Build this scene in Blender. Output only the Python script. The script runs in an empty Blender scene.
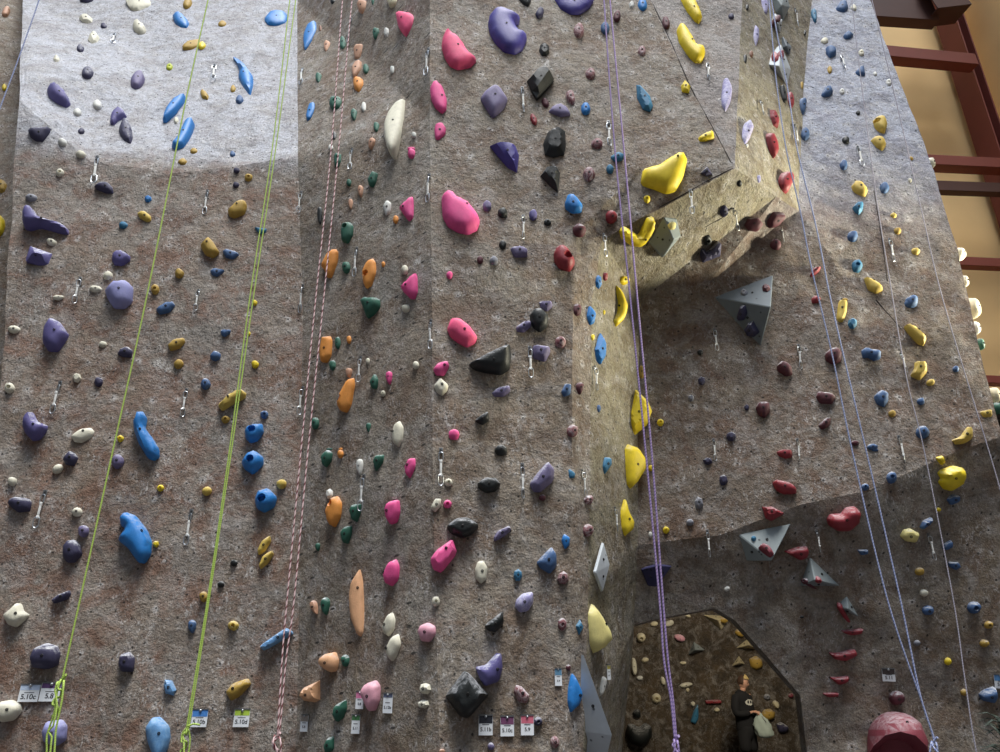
import bpy, bmesh, math, random
from mathutils import Vector, Matrix, noise
from mathutils.bvhtree import BVHTree
from mathutils.geometry import delaunay_2d_cdt
SC = bpy.context.scene
COL = SC.collection
random.seed(7)
# ------------------------------------------------------------------ camera
F = 740.0; PITCH = math.radians(23.0); EYE = Vector((0, 0, 1.54))
CP, SP = math.cos(PITCH), math.sin(PITCH)
cd = bpy.data.cameras.new('camera'); cam = bpy.data.objects.new('camera', cd); COL.objects.link(cam)
cam.location = EYE; cam.rotation_euler = (math.pi/2 + PITCH, 0, 0)
cd.sensor_width = 36; cd.lens = F/1000*36; cd.clip_end = 200
SC.camera = cam
def ray(px, py):
    u = (px-500)/F; v = (376-py)/F
    return Vector((u, CP - v*SP, SP + v*CP))
def node(px, py, Y):
    d = ray(px, py); return EYE + d*(Y/d.y)
def on_plane(px, py, p, n):
    d = ray(px, py); return EYE + d*((p-EYE).dot(n)/d.dot(n))
# ------------------------------------------------------------------ materials
def lin(c):
    c = c/255.0
    return c/12.92 if c <= .04045 else ((c+.055)/1.055)**2.4
def rgb(r, g, b): return (lin(r), lin(g), lin(b), 1)
def newmat(name):
    m = bpy.data.materials.new(name); m.use_nodes = True
    nt = m.node_tree; b = nt.nodes['Principled BSDF']
    return m, nt, b
def N(nt, kind, **kw):
    n = nt.nodes.new(kind)
    for k, v in kw.items():
        if k in n.inputs.keys() if isinstance(k, str) else False: n.inputs[k].default_value = v
        else: setattr(n, k, v)
    return n
def mixc(nt, fac, a, b, blend='MIX'):
    n = nt.nodes.new('ShaderNodeMix'); n.data_type = 'RGBA'; n.blend_type = blend
    for sock, val in ((n.inputs[0], fac), (n.inputs[6], a), (n.inputs[7], b)):
        if hasattr(val, 'is_output'): nt.links.new(val, sock)
        else: sock.default_value = val
    return n.outputs[2]
def ramp(nt, src, stops):
    n = nt.nodes.new('ShaderNodeValToRGB'); e = n.color_ramp.elements
    e[0].position, e[0].color = stops[0][0], (stops[0][1],)*3+(1,)
    e[1].position, e[1].color = stops[-1][0], (stops[-1][1],)*3+(1,)
    for p, v in stops[1:-1]:
        x = e.new(p); x.color = (v, v, v, 1)
    nt.links.new(src, n.inputs[0]); return n.outputs[0]
def noise_n(nt, vec, scale, detail=4, rough=.6, dist=0):
    n = nt.nodes.new('ShaderNodeTexNoise'); n.inputs['Scale'].default_value = scale
    n.inputs['Detail'].default_value = detail; n.inputs['Roughness'].default_value = rough
    n.inputs['Distortion'].default_value = dist
    nt.links.new(vec, n.inputs['Vector']); return n.outputs[0]
def math_n(nt, op, a, b):
    n = nt.nodes.new('ShaderNodeMath'); n.operation = op
    for s, v in ((n.inputs[0], a), (n.inputs[1], b)):
        if hasattr(v, 'is_output'): nt.links.new(v, s)
        else: s.default_value = v
    return n.outputs[0]

def wall_material(name, c1, c2, c3, chalk=.55, dots=True, upper=None, band=(6.9, 7.6)):
    """Textured cement: mottled browns and greys, grit, chalk scuffs, bolt holes; upper = skylight painted in as a paler tint above a ragged height."""
    m, nt, b = newmat(name)
    tc = nt.nodes.new('ShaderNodeTexCoord'); P = tc.outputs['Object']
    big = ramp(nt, noise_n(nt, P, .9, 5, .6, .4), [(.35, 0), (.65, 1)])
    mid = ramp(nt, noise_n(nt, P, 3.2, 6, .65, .6), [(.45, 0), (.6, 1)])
    col = mixc(nt, big, rgb(*c1), rgb(*c2))
    col = mixc(nt, math_n(nt, 'MULTIPLY', mid, .75), col, rgb(*c3))
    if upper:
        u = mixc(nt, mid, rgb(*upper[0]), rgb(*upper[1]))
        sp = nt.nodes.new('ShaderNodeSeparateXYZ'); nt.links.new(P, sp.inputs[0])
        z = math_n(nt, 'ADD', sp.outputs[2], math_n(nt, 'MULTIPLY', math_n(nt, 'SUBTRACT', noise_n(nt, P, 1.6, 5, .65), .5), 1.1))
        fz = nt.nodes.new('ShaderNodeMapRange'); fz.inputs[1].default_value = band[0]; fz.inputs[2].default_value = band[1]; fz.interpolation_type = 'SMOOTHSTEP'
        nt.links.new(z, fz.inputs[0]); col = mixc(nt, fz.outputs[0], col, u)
    # worn greyish haze in patches
    haze = ramp(nt, noise_n(nt, P, 4.6, 7, .74, 1.0), [(.47, 0), (.68, .62)])
    col = mixc(nt, haze, col, rgb(164, 160, 156))
    dk = ramp(nt, noise_n(nt, P, 8.5, 6, .7, .5), [(.3, .5), (.5, 1.0), (.7, 1.12)])
    col = mixc(nt, .8, col, dk, 'MULTIPLY')
    grit = ramp(nt, noise_n(nt, P, 48, 4, .78), [(.34, .36), (.5, .95), (.64, 1.3)])
    col = mixc(nt, .6, col, grit, 'MULTIPLY')
    # chalk scuffs: patchy, scratchy
    mp = nt.nodes.new('ShaderNodeMapping'); mp.inputs['Rotation'].default_value = (.3, .6, .2); mp.inputs['Scale'].default_value = (1, 1, .55)
    nt.links.new(P, mp.inputs[0])
    sc = ramp(nt, noise_n(nt, mp.outputs[0], 24, 5, .74, 1.6), [(.53, 0), (.64, 1)])
    pat = ramp(nt, noise_n(nt, P, 3.3, 4, .66), [(.46, 0), (.62, 1)])
    f = math_n(nt, 'MULTIPLY', math_n(nt, 'MULTIPLY', sc, pat), chalk)
    col = mixc(nt, f, col, rgb(208, 205, 202))
    if dots:
        uv = nt.nodes.new('ShaderNodeUVMap'); uv.uv_map = 'UVMap'
        vo = nt.nodes.new('ShaderNodeTexVoronoi'); vo.voronoi_dimensions = '2D'; vo.inputs['Scale'].default_value = 5.0
        vo.inputs['Randomness'].default_value = .85
        nt.links.new(uv.outputs[0], vo.inputs['Vector'])
        halo = ramp(nt, vo.outputs['Distance'], [(.06, 1), (.3, 0)])
        hf = math_n(nt, 'MULTIPLY', halo, math_n(nt, 'MULTIPLY', ramp(nt, noise_n(nt, P, 21, 5, .75, 1), [(.47, 0), (.57, 1)]), .75))
        sel = ramp(nt, vo.outputs['Color'], [(.48, 0), (.7, 1)])
        col = mixc(nt, math_n(nt, 'MULTIPLY', hf, sel), col, rgb(205, 202, 200))
        hole = ramp(nt, vo.outputs['Distance'], [(.04, 1), (.062, 0)])
        col = mixc(nt, math_n(nt, 'MULTIPLY', hole, .85), col, rgb(22, 18, 17))
    nt.links.new(col, b.inputs['Base Color'])
    b.inputs['Roughness'].default_value = .8
    bp = nt.nodes.new('ShaderNodeBump'); bp.inputs['Strength'].default_value = .85; bp.inputs['Distance'].default_value = .04
    hsum = math_n(nt, 'ADD', math_n(nt, 'MULTIPLY', noise_n(nt, P, 60, 4, .7), .35), noise_n(nt, P, 13, 5, .66))
    nt.links.new(hsum, bp.inputs['Height']); nt.links.new(bp.outputs[0], b.inputs['Normal'])
    return m
UP = ((186, 188, 196), (166, 164, 168)); SKYLIT_R = ((170, 175, 190), (148, 150, 164))  # bluish skylight on the upper panels, painted into their colour
M_WALL = wall_material('textured_brown_cement', (128, 114, 97), (146, 139, 128), (114, 93, 76), .7)
M_LEFT = wall_material('textured_cement_skylit_above', (128, 112, 97), (138, 130, 121), (118, 84, 66), .7, True, UP, (6.95, 7.5))
M_RIGHT = wall_material('textured_cement_skylit_high_up', (114, 99, 84), (122, 111, 100), (108, 83, 67), .7, True, SKYLIT_R, (5.8, 7.7))
M_GREY = wall_material('textured_grey_cement', (152, 148, 146), (142, 134, 130), (130, 116, 106), .6)
M_WARM_LIT = wall_material('textured_cement_warm_lit', (138, 130, 106), (142, 135, 115), (112, 98, 77), .6)  # wall cement tinted yellower and lighter to imitate warm side light
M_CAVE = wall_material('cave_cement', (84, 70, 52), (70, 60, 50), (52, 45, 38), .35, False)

def plain(name, c, rough=.6, metal=0, var=.12, scale=6):
    m, nt, b = newmat(name)
    tc = nt.nodes.new('ShaderNodeTexCoord')
    f = noise_n(nt, tc.outputs['Object'], scale, 4, .6)
    dark = tuple(x*(1-var*2) for x in rgb(*c)[:3]) + (1,)
    nt.links.new(mixc(nt, f, dark, tuple(min(1, x*(1+var*.6)) for x in rgb(*c)[:3])+(1,)), b.inputs['Base Color'])
    b.inputs['Roughness'].default_value = rough; b.inputs['Metallic'].default_value = metal
    return m
# holds: key -> (rgb, word)
HC = {
 'P': ((92, 86, 140), 'purple'), 'U': ((66, 58, 138), 'deep purple'), 'I': ((58, 56, 84), 'dark indigo'),
 'Q': ((150, 146, 190), 'marbled lilac'), 'L': ((112, 104, 140), 'slate purple'),
 'B': ((36, 122, 196), 'bright blue'), 'S': ((66, 98, 142), 'dusty blue'), 'A': ((52, 116, 152), 'teal blue'),
 'G': ((44, 98, 80), 'green'), 'D': ((21, 26, 27), 'black'), 'Y': ((238, 208, 36), 'yellow'),
 'M': ((176, 144, 62), 'mustard'), 'Z': ((206, 178, 84), 'pale mustard'), 'O': ((226, 148, 66), 'orange'),
 'T': ((196, 150, 122), 'tan'), 'K': ((230, 84, 148), 'pink'), 'R': ((142, 42, 52), 'red'),
 'N': ((86, 40, 50), 'maroon'), 'X': ((120, 70, 76), 'wine-marbled'), 'C': ((216, 212, 192), 'cream'),
 'W': ((214, 214, 208), 'off-white'), 'V': ((128, 130, 140), 'grey'), 'E': ((186, 196, 60), 'lime'),
 'F': ((124, 84, 62), 'brown'), 'H': ((236, 86, 130), 'hot pink'), 'J': ((226, 214, 140), 'pale yellow'),
 'g': ((138, 150, 152), 'grey'), 'w': ((205, 214, 222), 'whitish grey'), 'c': ((214, 204, 172), 'beige'),
 'k': ((222, 162, 178), 'pale pink'), 'o': ((224, 172, 130), 'pale orange'), 'l': ((140, 142, 190), 'lilac'),
 'b': ((100, 150, 200), 'light blue'), 'r': ((128, 56, 68), 'rosy red'),
}
SWIRL = {'Q': ((214, 212, 226), .55), 'X': ((214, 204, 204), .5), 'g': ((160, 172, 172), .3), 'b': ((150, 190, 220), .3)}
_hm = {}
def hold_mat(k):
    if k in _hm: return _hm[k]
    c, word = HC[k]
    m, nt, b = newmat('resin_' + word.replace(' ', '_').replace('-', '_') + ('' if k not in 'gV' else '_'+('volume' if k == 'g' else 'hold')))
    tc = nt.nodes.new('ShaderNodeTexCoord'); P = tc.outputs['Object']
    geo = nt.nodes.new('ShaderNodeNewGeometry')
    base = rgb(*c)
    col = mixc(nt, noise_n(nt, geo.outputs['Position'], 14, 4, .6), tuple(x*.74 for x in base[:3])+(1,), tuple(min(1, x*1.22) for x in base[:3])+(1,))
    if k in SWIRL:
        sc, amt = SWIRL[k]
        sw = ramp(nt, noise_n(nt, geo.outputs['Position'], 11, 4, .65, 2.5), [(.45, 0), (.62, 1)])
        col = mixc(nt, math_n(nt, 'MULTIPLY', sw, amt), col, rgb(*sc))
    # climbing chalk rubbed onto the gripping edges (worn patches)
    sep = nt.nodes.new('ShaderNodeSeparateXYZ'); nt.links.new(geo.outputs['True Normal'], sep.inputs[0])
    up = ramp(nt, sep.outputs[2], [(.3, 0), (.7, 1)])
    pat = ramp(nt, noise_n(nt, geo.outputs['Position'], 26, 4, .65), [(.36, 0), (.62, 1)])
    amt = .5 if k == 'D' else .8 if k in 'DILPUQNGSVX' else .4
    col = mixc(nt, math_n(nt, 'MULTIPLY', math_n(nt, 'MULTIPLY', up, pat), amt), col, rgb(212, 214, 218))
    nt.links.new(col, b.inputs['Base Color'])
    b.inputs['Roughness'].default_value = .52 if k in 'UDBYR' else .66
    bp = nt.nodes.new('ShaderNodeBump'); bp.inputs['Strength'].default_value = .25; bp.inputs['Distance'].default_value = .01
    nt.links.new(noise_n(nt, geo.outputs['Position'], 120, 3, .6), bp.inputs['Height']); nt.links.new(bp.outputs[0], b.inputs['Normal'])
    _hm[k] = m; return m
M_BOLT = plain('bolt_steel_dark', (40, 38, 38), .45, .5)
M_STEEL = plain('galvanised_steel', (186, 190, 194), .35, .85)
M_DSTEEL = plain('worn_grey_steel', (120, 122, 124), .45, .7)
M_SLING = plain('white_nylon_sling', (226, 226, 222), .8)
M_RED = plain('red_oxide_steel', (116, 52, 44), .6, 0, .1, 3)
M_DRED = plain('dark_brown_steel', (72, 42, 38), .65, 0, .15, 3)
M_BEIGE = plain('beige_painted_wall', (244, 210, 152), .85, 0, .05, 1.5)
M_FLOOR = plain('dark_floor_mat', (72, 70, 72), .9, 0, .1, 2)

# ------------------------------------------------------------------ object helpers
def link(name, mesh, mat=None, parent=None):
    o = bpy.data.objects.new(name, mesh); COL.objects.link(o)
    if mat is not None: mesh.materials.append(mat)
    if parent is not None: o.parent = parent
    return o
def mesh_from(name, verts, faces, smooth=None):
    me = bpy.data.meshes.new(name); me.from_pydata([tuple(v) for v in verts], [], faces); me.update()
    if smooth is not None:
        me.polygons.foreach_set('use_smooth', [True]*len(me.polygons))
        me.set_sharp_from_angle(angle=math.radians(smooth))
    return me
def bm_mesh(name, bm, smooth=None):
    bmesh.ops.recalc_face_normals(bm, faces=bm.faces)
    me = bpy.data.meshes.new(name); bm.to_mesh(me); bm.free()
    if smooth is not None:
        me.polygons.foreach_set('use_smooth', [True]*len(me.polygons))
        me.set_sharp_from_angle(angle=math.radians(smooth))
    return me
def tag(o, label, cat, group=None):
    o['label'] = label; o['category'] = cat
    if group: o['group'] = group
def struct(o): o['kind'] = 'structure'; return o
def empty(name, loc):
    o = bpy.data.objects.new(name, None); o.location = loc; o.empty_display_size = .1; COL.objects.link(o); return o
def add_box(bm, c, sx, sy, sz, R=None, bev=0):
    mt = Matrix.Translation(c) @ (R.to_4x4() if R else Matrix.Identity(4)) @ Matrix.Diagonal((sx, sy, sz, 1))
    r = bmesh.ops.create_cube(bm, size=1, matrix=mt)
    if bev:
        es = list({e for v in r['verts'] for e in v.link_edges})
        bmesh.ops.bevel(bm, geom=es, offset=bev, segments=2, affect='EDGES', profile=.5)
def tube(bm, pts, rad, n=8, cap=True):
    rings = []; up = Vector((.3, .9, .2))
    for i, p in enumerate(pts):
        a = pts[max(0, i-1)]; b = pts[min(len(pts)-1, i+1)]
        t = (b-a).normalized(); s = t.cross(up)
        if s.length < .05: s = t.cross(Vector((1, 0, 0)))
        s.normalize(); q = s.cross(t)
        r = rad[i] if isinstance(rad, (list, tuple)) else rad
        rings.append([bm.verts.new(p + s*(math.cos(k*2*math.pi/n)*r) + q*(math.sin(k*2*math.pi/n)*r)) for k in range(n)])
    for A, B in zip(rings, rings[1:]):
        for k in range(n): bm.faces.new((A[k], A[(k+1) % n], B[(k+1) % n], B[k]))
    if cap: bm.faces.new(rings[0][::-1]); bm.faces.new(rings[-1])
def ring_tube(bm, pts, rad, n=6):
    m = len(pts); rings = []
    c = sum(pts, Vector())/m
    nrm = (pts[0]-c).cross(pts[m//4]-c).normalized()
    for i, p in enumerate(pts):
        t = (pts[(i+1) % m]-pts[i-1]).normalized(); s = nrm; q = s.cross(t)
        rings.append([bm.verts.new(p + s*(math.cos(k*2*math.pi/n)*rad) + q*(math.sin(k*2*math.pi/n)*rad)) for k in range(n)])
    for i in range(m):
        A, B = rings[i], rings[(i+1) % m]
        for k in range(n): bm.faces.new((A[k], A[(k+1) % n], B[(k+1) % n], B[k]))
# ------------------------------------------------------------------ the climbing wall
def disp(p):
    a = noise.noise(p*1.1)*.035 + noise.noise(p*3.1 + Vector((5, 2, 9)))*.018 + noise.noise(p*8.3 + Vector((1, 7, 3)))*.007
    return p + Vector((0, -a, 0))
COARSE_V, COARSE_F, FINE_V, FINE_F = [], [], [], []
def panel(name, bound, inner=(), mat=M_WALL, cuts=22, hit=True, noisy=True, extra_pts=()):
    """bound / inner: 3-D nodes; triangulated as seen from the ground in front of the wall."""
    pts = [Vector(p) for p in bound] + [Vector(p) for p in inner]
    def pj(p):
        d = p-EYE; return Vector((d.x/d.y, d.z/d.y))
    two = [pj(p) for p in pts]; nb = len(bound)
    res = delaunay_2d_cdt(two, [(i, (i+1) % nb) for i in range(nb)], [], 1, 1e-7)
    vs = []
    for co, org in zip(res[0], res[3]): vs.append(pts[org[0]])
    tris = [tuple(f) for f in res[2]]
    if hit:
        o = len(COARSE_V); COARSE_V.extend(vs); COARSE_F.extend([tuple(i+o for i in f) for f in tris])
    bm = bmesh.new(); bv = [bm.verts.new(v) for v in vs]
    for f in tris: bm.faces.new([bv[i] for i in f])
    bmesh.ops.subdivide_edges(bm, edges=bm.edges[:], cuts=cuts, use_grid_fill=True)
    if noisy:
        for v in bm.verts: v.co = disp(v.co)
    for f in bm.faces:
        if f.normal.dot(EYE - f.calc_center_median()) < 0: f.normal_flip()
    bmesh.ops.triangulate(bm, faces=bm.faces[:])
    uvl = bm.loops.layers.uv.new('UVMap')
    for f in bm.faces:
        for l in f.loops: l[uvl].uv = (l.vert.co.x + .75*l.vert.co.y, l.vert.co.z + .2*l.vert.co.y)
    bm.verts.ensure_lookup_table(); bm.verts.index_update()
    if hit:
        o = len(FINE_V); FINE_V.extend([v.co.copy() for v in bm.verts]); FINE_F.extend([tuple(v.index+o for v in f.verts) for f in bm.faces])
    me = bpy.data.meshes.new(name); bm.to_mesh(me); bm.free()
    me.polygons.foreach_set('use_smooth', [True]*len(me.polygons)); me.set_sharp_from_angle(angle=math.radians(26))
    return struct(link(name, me, mat))
def strip(name, a, off, mat=None, cuts=10):
    bm = bmesh.new(); A_ = [bm.verts.new(p) for p in a]; B_ = [bm.verts.new(p + off) for p in a]
    for i in range(len(a)-1): bm.faces.new((A_[i], A_[i+1], B_[i+1], B_[i]))
    bmesh.ops.subdivide_edges(bm, edges=bm.edges[:], cuts=cuts, use_grid_fill=True)
    for v in bm.verts: v.co = disp(v.co)
    uvl = bm.loops.layers.uv.new('UVMap')
    for f in bm.faces:
        for l in f.loops: l[uvl].uv = (l.vert.co.x + .75*l.vert.co.y, l.vert.co.z)
    return struct(link(name, bm_mesh(name, bm, 30), mat or M_WALL))
def down(p): return Vector((p.x, p.y, -.03))
n = node
# left panel
Lt = n(26, -60, 9.4); L0 = n(23, 0, 8.35); L1 = n(19, 100, 6.75); L2 = n(12, 200, 6.7); L3 = n(0, 400, 6.65); L4 = n(-24, 752, 6.65)
b1 = n(90, 161, 6.84); b2 = n(168, 173, 6.9)
m0 = n(297, -60, 9.6); m1 = n(297, 0, 8.55); m2 = n(298, 157, 7.0); m3 = n(303, 300, 6.95); m4 = n(301, 500, 6.9); m5 = n(296, 752, 6.9)
p0 = n(428, -60, 6.12); p1 = n(430, 0, 6.1); p2 = n(430, 120, 6.05); p3 = n(432, 300, 6.0); p4 = n(433, 500, 6.0); p5 = n(440, 752, 6.0)
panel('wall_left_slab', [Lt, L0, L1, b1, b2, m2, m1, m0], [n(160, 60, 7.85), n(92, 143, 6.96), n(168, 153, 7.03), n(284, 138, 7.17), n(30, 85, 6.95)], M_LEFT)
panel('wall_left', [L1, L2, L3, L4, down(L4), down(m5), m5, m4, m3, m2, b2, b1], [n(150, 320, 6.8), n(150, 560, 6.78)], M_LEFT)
strip('wall_left_edge', [Lt, L0, L1, L2, L3, L4, down(L4)], Vector((.05, 1.1, 0)))
a0 = Vector((-8, 7.55, -.03)); a1 = Vector((-8, 7.55, 14)); a2 = Vector((-3.5, 7.6, 14)); a3 = Vector((-3.5, 7.6, -.03))
panel('wall_far_left', [n(-90, -60, 8.6), n(-95, 300, 7.5), n(-110, 752, 7.4), n(60, 752, 7.5), n(60, 400, 7.5), n(60, 175, 7.7), n(45, 60, 8.7), n(40, -60, 9.9)], [], M_WALL, cuts=14)
# pillar: turned side, front, right flank
panel('wall_pillar_side', [m0, m1, m2, m3, m4, m5, down(m5), down(p5), p5, p4, p3, p2, p1, p0])
d0 = n(640, -60, 6.45); d1 = n(650, 0, 6.4); d2 = n(690, 85, 6.28); d3 = n(735, 168, 6.1)
e1 = n(602, 240, 6.25); e2 = n(592, 300, 6.3); e3 = n(590, 450, 6.3); e4 = n(588, 600, 6.24); e5 = n(583, 752, 6.24)
dc = [n(566, 752, 6.13), n(520, 752, 6.08)]
panel('wall_pillar', [p0, p1, p2, p3, p4, p5, down(p5), down(dc[1]), down(dc[0]), down(e5), e5, e4, e3, e2, e1, d3, d2, d1, d0],
      dc + [n(520, 120, 6.12), n(520, 300, 6.08), n(520, 450, 6.08), n(520, 600, 6.08), n(640, 170, 6.15), n(578, 230, 6.13), n(573, 300, 6.13), n(572, 450, 6.13), n(570, 600, 6.13)])
g0 = n(640, 300, 7.0); g1 = n(638, 420, 7.0); g2 = n(638, 545, 7.0); g3 = n(634, 625, 7.25); g4 = n(622, 752, 7.55)
panel('wall_pillar_flank', [e1, e2, e3, e4, e5, down(e5), down(g4), g4, g3, g2, g1, g0], [], M_WARM_LIT)
h2 = n(798, 212, 6.88); h1 = n(803, 100, 7.15); h0 = n(812, 0, 7.65); ht = n(818, -60, 8.05)
hx = n(776, 197, 6.6)
panel('wall_overhang', [e1, g0, hx, d3], [n(690, 236, 6.5)], M_WARM_LIT)
k0 = n(745, -60, 6.72); k1 = n(742, 0, 6.62)
panel('wall_upper_pillar', [d0, d1, d2, d3, k1, k0], [], M_GREY)
panel('wall_upper_flank', [k0, k1, d3, hx, h2, h1, h0, ht], [], M_WARM_LIT)
# right slab and the bay below the overhang
c1 = n(720, 535, 6.92); c2 = n(800, 505, 6.84); c3 = n(870, 490, 6.78); c4 = n(960, 450, 6.72); c5 = n(1003, 436, 6.68)
s0 = n(860, -60, 8.1); s1 = n(870, 0, 7.7); s2 = n(902, 85, 7.28); s3 = n(935, 170, 6.98); s4 = n(957, 250, 6.84); s5 = n(975, 330, 6.74); s6 = n(999, 415, 6.68)
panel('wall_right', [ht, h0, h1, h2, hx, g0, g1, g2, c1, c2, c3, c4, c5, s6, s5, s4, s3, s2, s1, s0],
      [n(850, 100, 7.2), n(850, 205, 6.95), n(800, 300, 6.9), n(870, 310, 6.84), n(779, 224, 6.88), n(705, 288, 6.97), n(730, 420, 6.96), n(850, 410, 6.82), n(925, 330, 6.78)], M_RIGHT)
strip('wall_right_edge', [s0, s1, s2, s3, s4, s5, s6, c5], Vector((-.02, .7, 0)))
def jy(y): return 6.86 + max(0, y-500)/252*.62
q0 = n(1018, 500, 6.95); q1 = n(1075, 752, 7.45)
A = [n(660, 618, 7.2), n(715, 608, 7.17), n(735, 620, 7.2), n(770, 660, 7.28), n(800, 695, 7.36), n(808, 752, 7.48)]
panel('wall_lower_right', [c5, c4, c3, c2, c1, g2, g3] + A + [down(A[-1]), down(q1), q1, q0],
      [n(700, 575, 7.08), n(800, 580, 7.12), n(900, 560, 7.02), n(860, 680, 7.35), n(960, 600, 7.1), n(960, 700, 7.35)])
# jamb of the archway
strip('wall_archway', [down(g4), g4, g3] + A + [down(A[-1])], Vector((.03, .22, 0)))
# bouldering room behind the archway
def flat(name, pts, mat, cuts=30, hit=True):
    return panel(name, pts, [], mat, cuts, hit)
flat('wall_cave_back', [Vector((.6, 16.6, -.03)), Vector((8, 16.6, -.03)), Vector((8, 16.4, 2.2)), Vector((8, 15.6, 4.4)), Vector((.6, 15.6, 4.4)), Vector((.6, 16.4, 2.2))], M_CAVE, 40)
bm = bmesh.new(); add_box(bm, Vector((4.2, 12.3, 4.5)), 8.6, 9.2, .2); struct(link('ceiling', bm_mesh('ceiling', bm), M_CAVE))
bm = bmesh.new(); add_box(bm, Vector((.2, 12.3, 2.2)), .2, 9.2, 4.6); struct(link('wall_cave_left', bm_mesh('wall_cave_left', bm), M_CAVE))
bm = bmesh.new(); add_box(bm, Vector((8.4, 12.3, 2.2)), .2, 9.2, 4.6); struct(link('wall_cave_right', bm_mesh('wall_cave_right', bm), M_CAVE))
bm = bmesh.new(); add_box(bm, Vector((1, 5, -.1)), 34, 30, .2); struct(link('floor', bm_mesh('floor', bm), M_FLOOR))
BV_C = BVHTree.FromPolygons(COARSE_V, COARSE_F); BV_F = BVHTree.FromPolygons(FINE_V, FINE_F)
def hit(px, py):
    d = ray(px, py).normalized()
    P, nn, i, t = BV_F.ray_cast(EYE, d)
    P2, n2, i2, t2 = BV_C.ray_cast(EYE, d)
    if P is None: P, nn = P2, n2
    if n2 is None: n2 = nn
    if P is None: return None, None
    if n2.dot(d) > 0: n2 = -n2
    return P, n2.normalized()
# ------------------------------------------------------------------ holds
HOLDS = []      # records for labelling
def smooth_loop(pts, rep=1, k=.25):
    for _ in range(rep):
        out = []
        for i in range(len(pts)):
            a, b = pts[i], pts[(i+1) % len(pts)]
            out += [(a[0]*(1-k)+b[0]*k, a[1]*(1-k)+b[1]*k), (a[0]*k+b[0]*(1-k), a[1]*k+b[1]*(1-k))]
        pts = out
    return pts
def seg_d(p, a, b):
    ab = b-a; t = max(0, min(1, (p-a).dot(ab)/max(1e-12, ab.length_squared))); return (p-(a+ab*t)).length
def dome_mesh(name, P, N3, Nb, U, V, out2, h, prof, tilt, hole, skirt, grid, org):
    """A hold: outline out2 (metres in the U,V base plane at P), rising h off the wall with a rounded, bevelled or ridged profile."""
    out2 = [Vector(p) for p in out2]; n = len(out2)
    xs = [p.x for p in out2]; ys = [p.y for p in out2]
    w, hh = max(xs)-min(xs), max(ys)-min(ys)
    g = min(w, hh)/grid
    pts = list(out2); edges = [(i, (i+1) % n) for i in range(n)]
    from mathutils.geometry import intersect_point_line
    def inside(p):
        c = False; j = n-1
        for i in range(n):
            a, b = out2[i], out2[j]
            if (a.y > p.y) != (b.y > p.y) and p.x < (b.x-a.x)*(p.y-a.y)/(b.y-a.y)+a.x: c = not c
            j = i
        return c
    def dist(p): return min(seg_d(p, out2[i], out2[(i+1) % n]) for i in range(n))
    holep = None
    if hole: holep = Vector((hole[0], hole[1])); hr = hole[2]
    y = min(ys)+g*.5; row = 0; dm = 1e-6
    while y < max(ys):
        x = min(xs)+g*(.5+.5*(row % 2))
        while x < max(xs):
            p = Vector((x, y))
            if inside(p):
                d = dist(p)
                if d > g*.33 and not (holep and (p-holep).length < hr*1.25): pts.append(p)
                dm = max(dm, d)
            x += g
        y += g*.87; row += 1
    if len(pts) == n:
        pts.append(sum(out2, Vector((0, 0)))/n); dm = max(dm, dist(pts[-1]))
    if holep:
        for rr in (1.12, .8, .45):
            for k in range(12):
                q = holep + Vector((math.cos(k*math.pi/6), math.sin(k*math.pi/6)))*hr*rr
                if inside(q): pts.append(q)
        pts.append(holep.copy())
    res = delaunay_2d_cdt(pts, edges, [], 1, 1e-7)
    cy = (max(ys)+min(ys))/2; cx = (max(xs)+min(xs))/2
    def height(p, d):
        t = min(1, d/dm)
        if prof == 'r': t = min(1, t*1.25); z = math.sqrt(max(0, 1-(1-t)**2))
        elif prof == 'f': z = min(1, t*2.1)
        elif prof == 'i': z = t
        elif prof == 'b': z = min(1, (d/dm)*2.2)**.7
        else: z = t
        z *= 1 + tilt*((p.y-cy)/max(1e-6, hh/2))*.8
        if holep:
            q = (p-holep).length/hr
            if q < 1.0: z -= .85 if q < .85 else .85*(1-(q-.85)/.15)
        return max(z, -.1)*h
    verts = []; loop = {}
    ht = []
    for co in res[0]:
        d = dist(co); z = height(co, d) if d > 1e-5 else 0
        ht.append(z)
        verts.append(P + U*co.x + V*co.y + N3*z)
    faces = [tuple(f) for f in res[2]]
    cnt = {}
    for f in faces:
        for a, b in zip(f, f[1:]+f[:1]): cnt[(a, b)] = cnt.get((a, b), 0)+1
    rim = [(a, b) for (a, b) in cnt if (b, a) not in cnt]
    base = {}
    for a, b in rim:
        for v in (a, b):
            if v not in base:
                base[v] = len(verts); q = BV_F.ray_cast(verts[v] + org + N3*.06, -N3, skirt + .25)[0]
                verts.append(q - org - N3*.006 if q is not None and (q - org - verts[v]).dot(N3) < .001 else verts[v] - N3*(.012 if q is not None else skirt))
    for a, b in rim: faces.append((b, a, base[a], base[b]))
    me = mesh_from(name, verts, faces, 48 if prof in 'rb' else 24)
    return me, (lambda p: height(Vector(p), dist(Vector(p))))
_bolt = None
def bolt_mesh():
    global _bolt
    if _bolt is None:
        bm = bmesh.new()
        for k, (r, z) in enumerate(((.0115, 0), (.0115, .006), (.009, .0075), (.006, .0075), (.0055, -.004))):
            ring = [bm.verts.new((math.cos(i*math.pi/6)*r, math.sin(i*math.pi/6)*r, z)) for i in range(12)]
            if k: 
                for i in range(12): bm.faces.new((prev[i], prev[(i+1) % 12], ring[(i+1) % 12], ring[i]))
            prev = ring
        bm.faces.new(prev)
        _bolt = bm_mesh('bolt', bm, 30); _bolt.materials.append(M_BOLT)
    return _bolt
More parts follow.
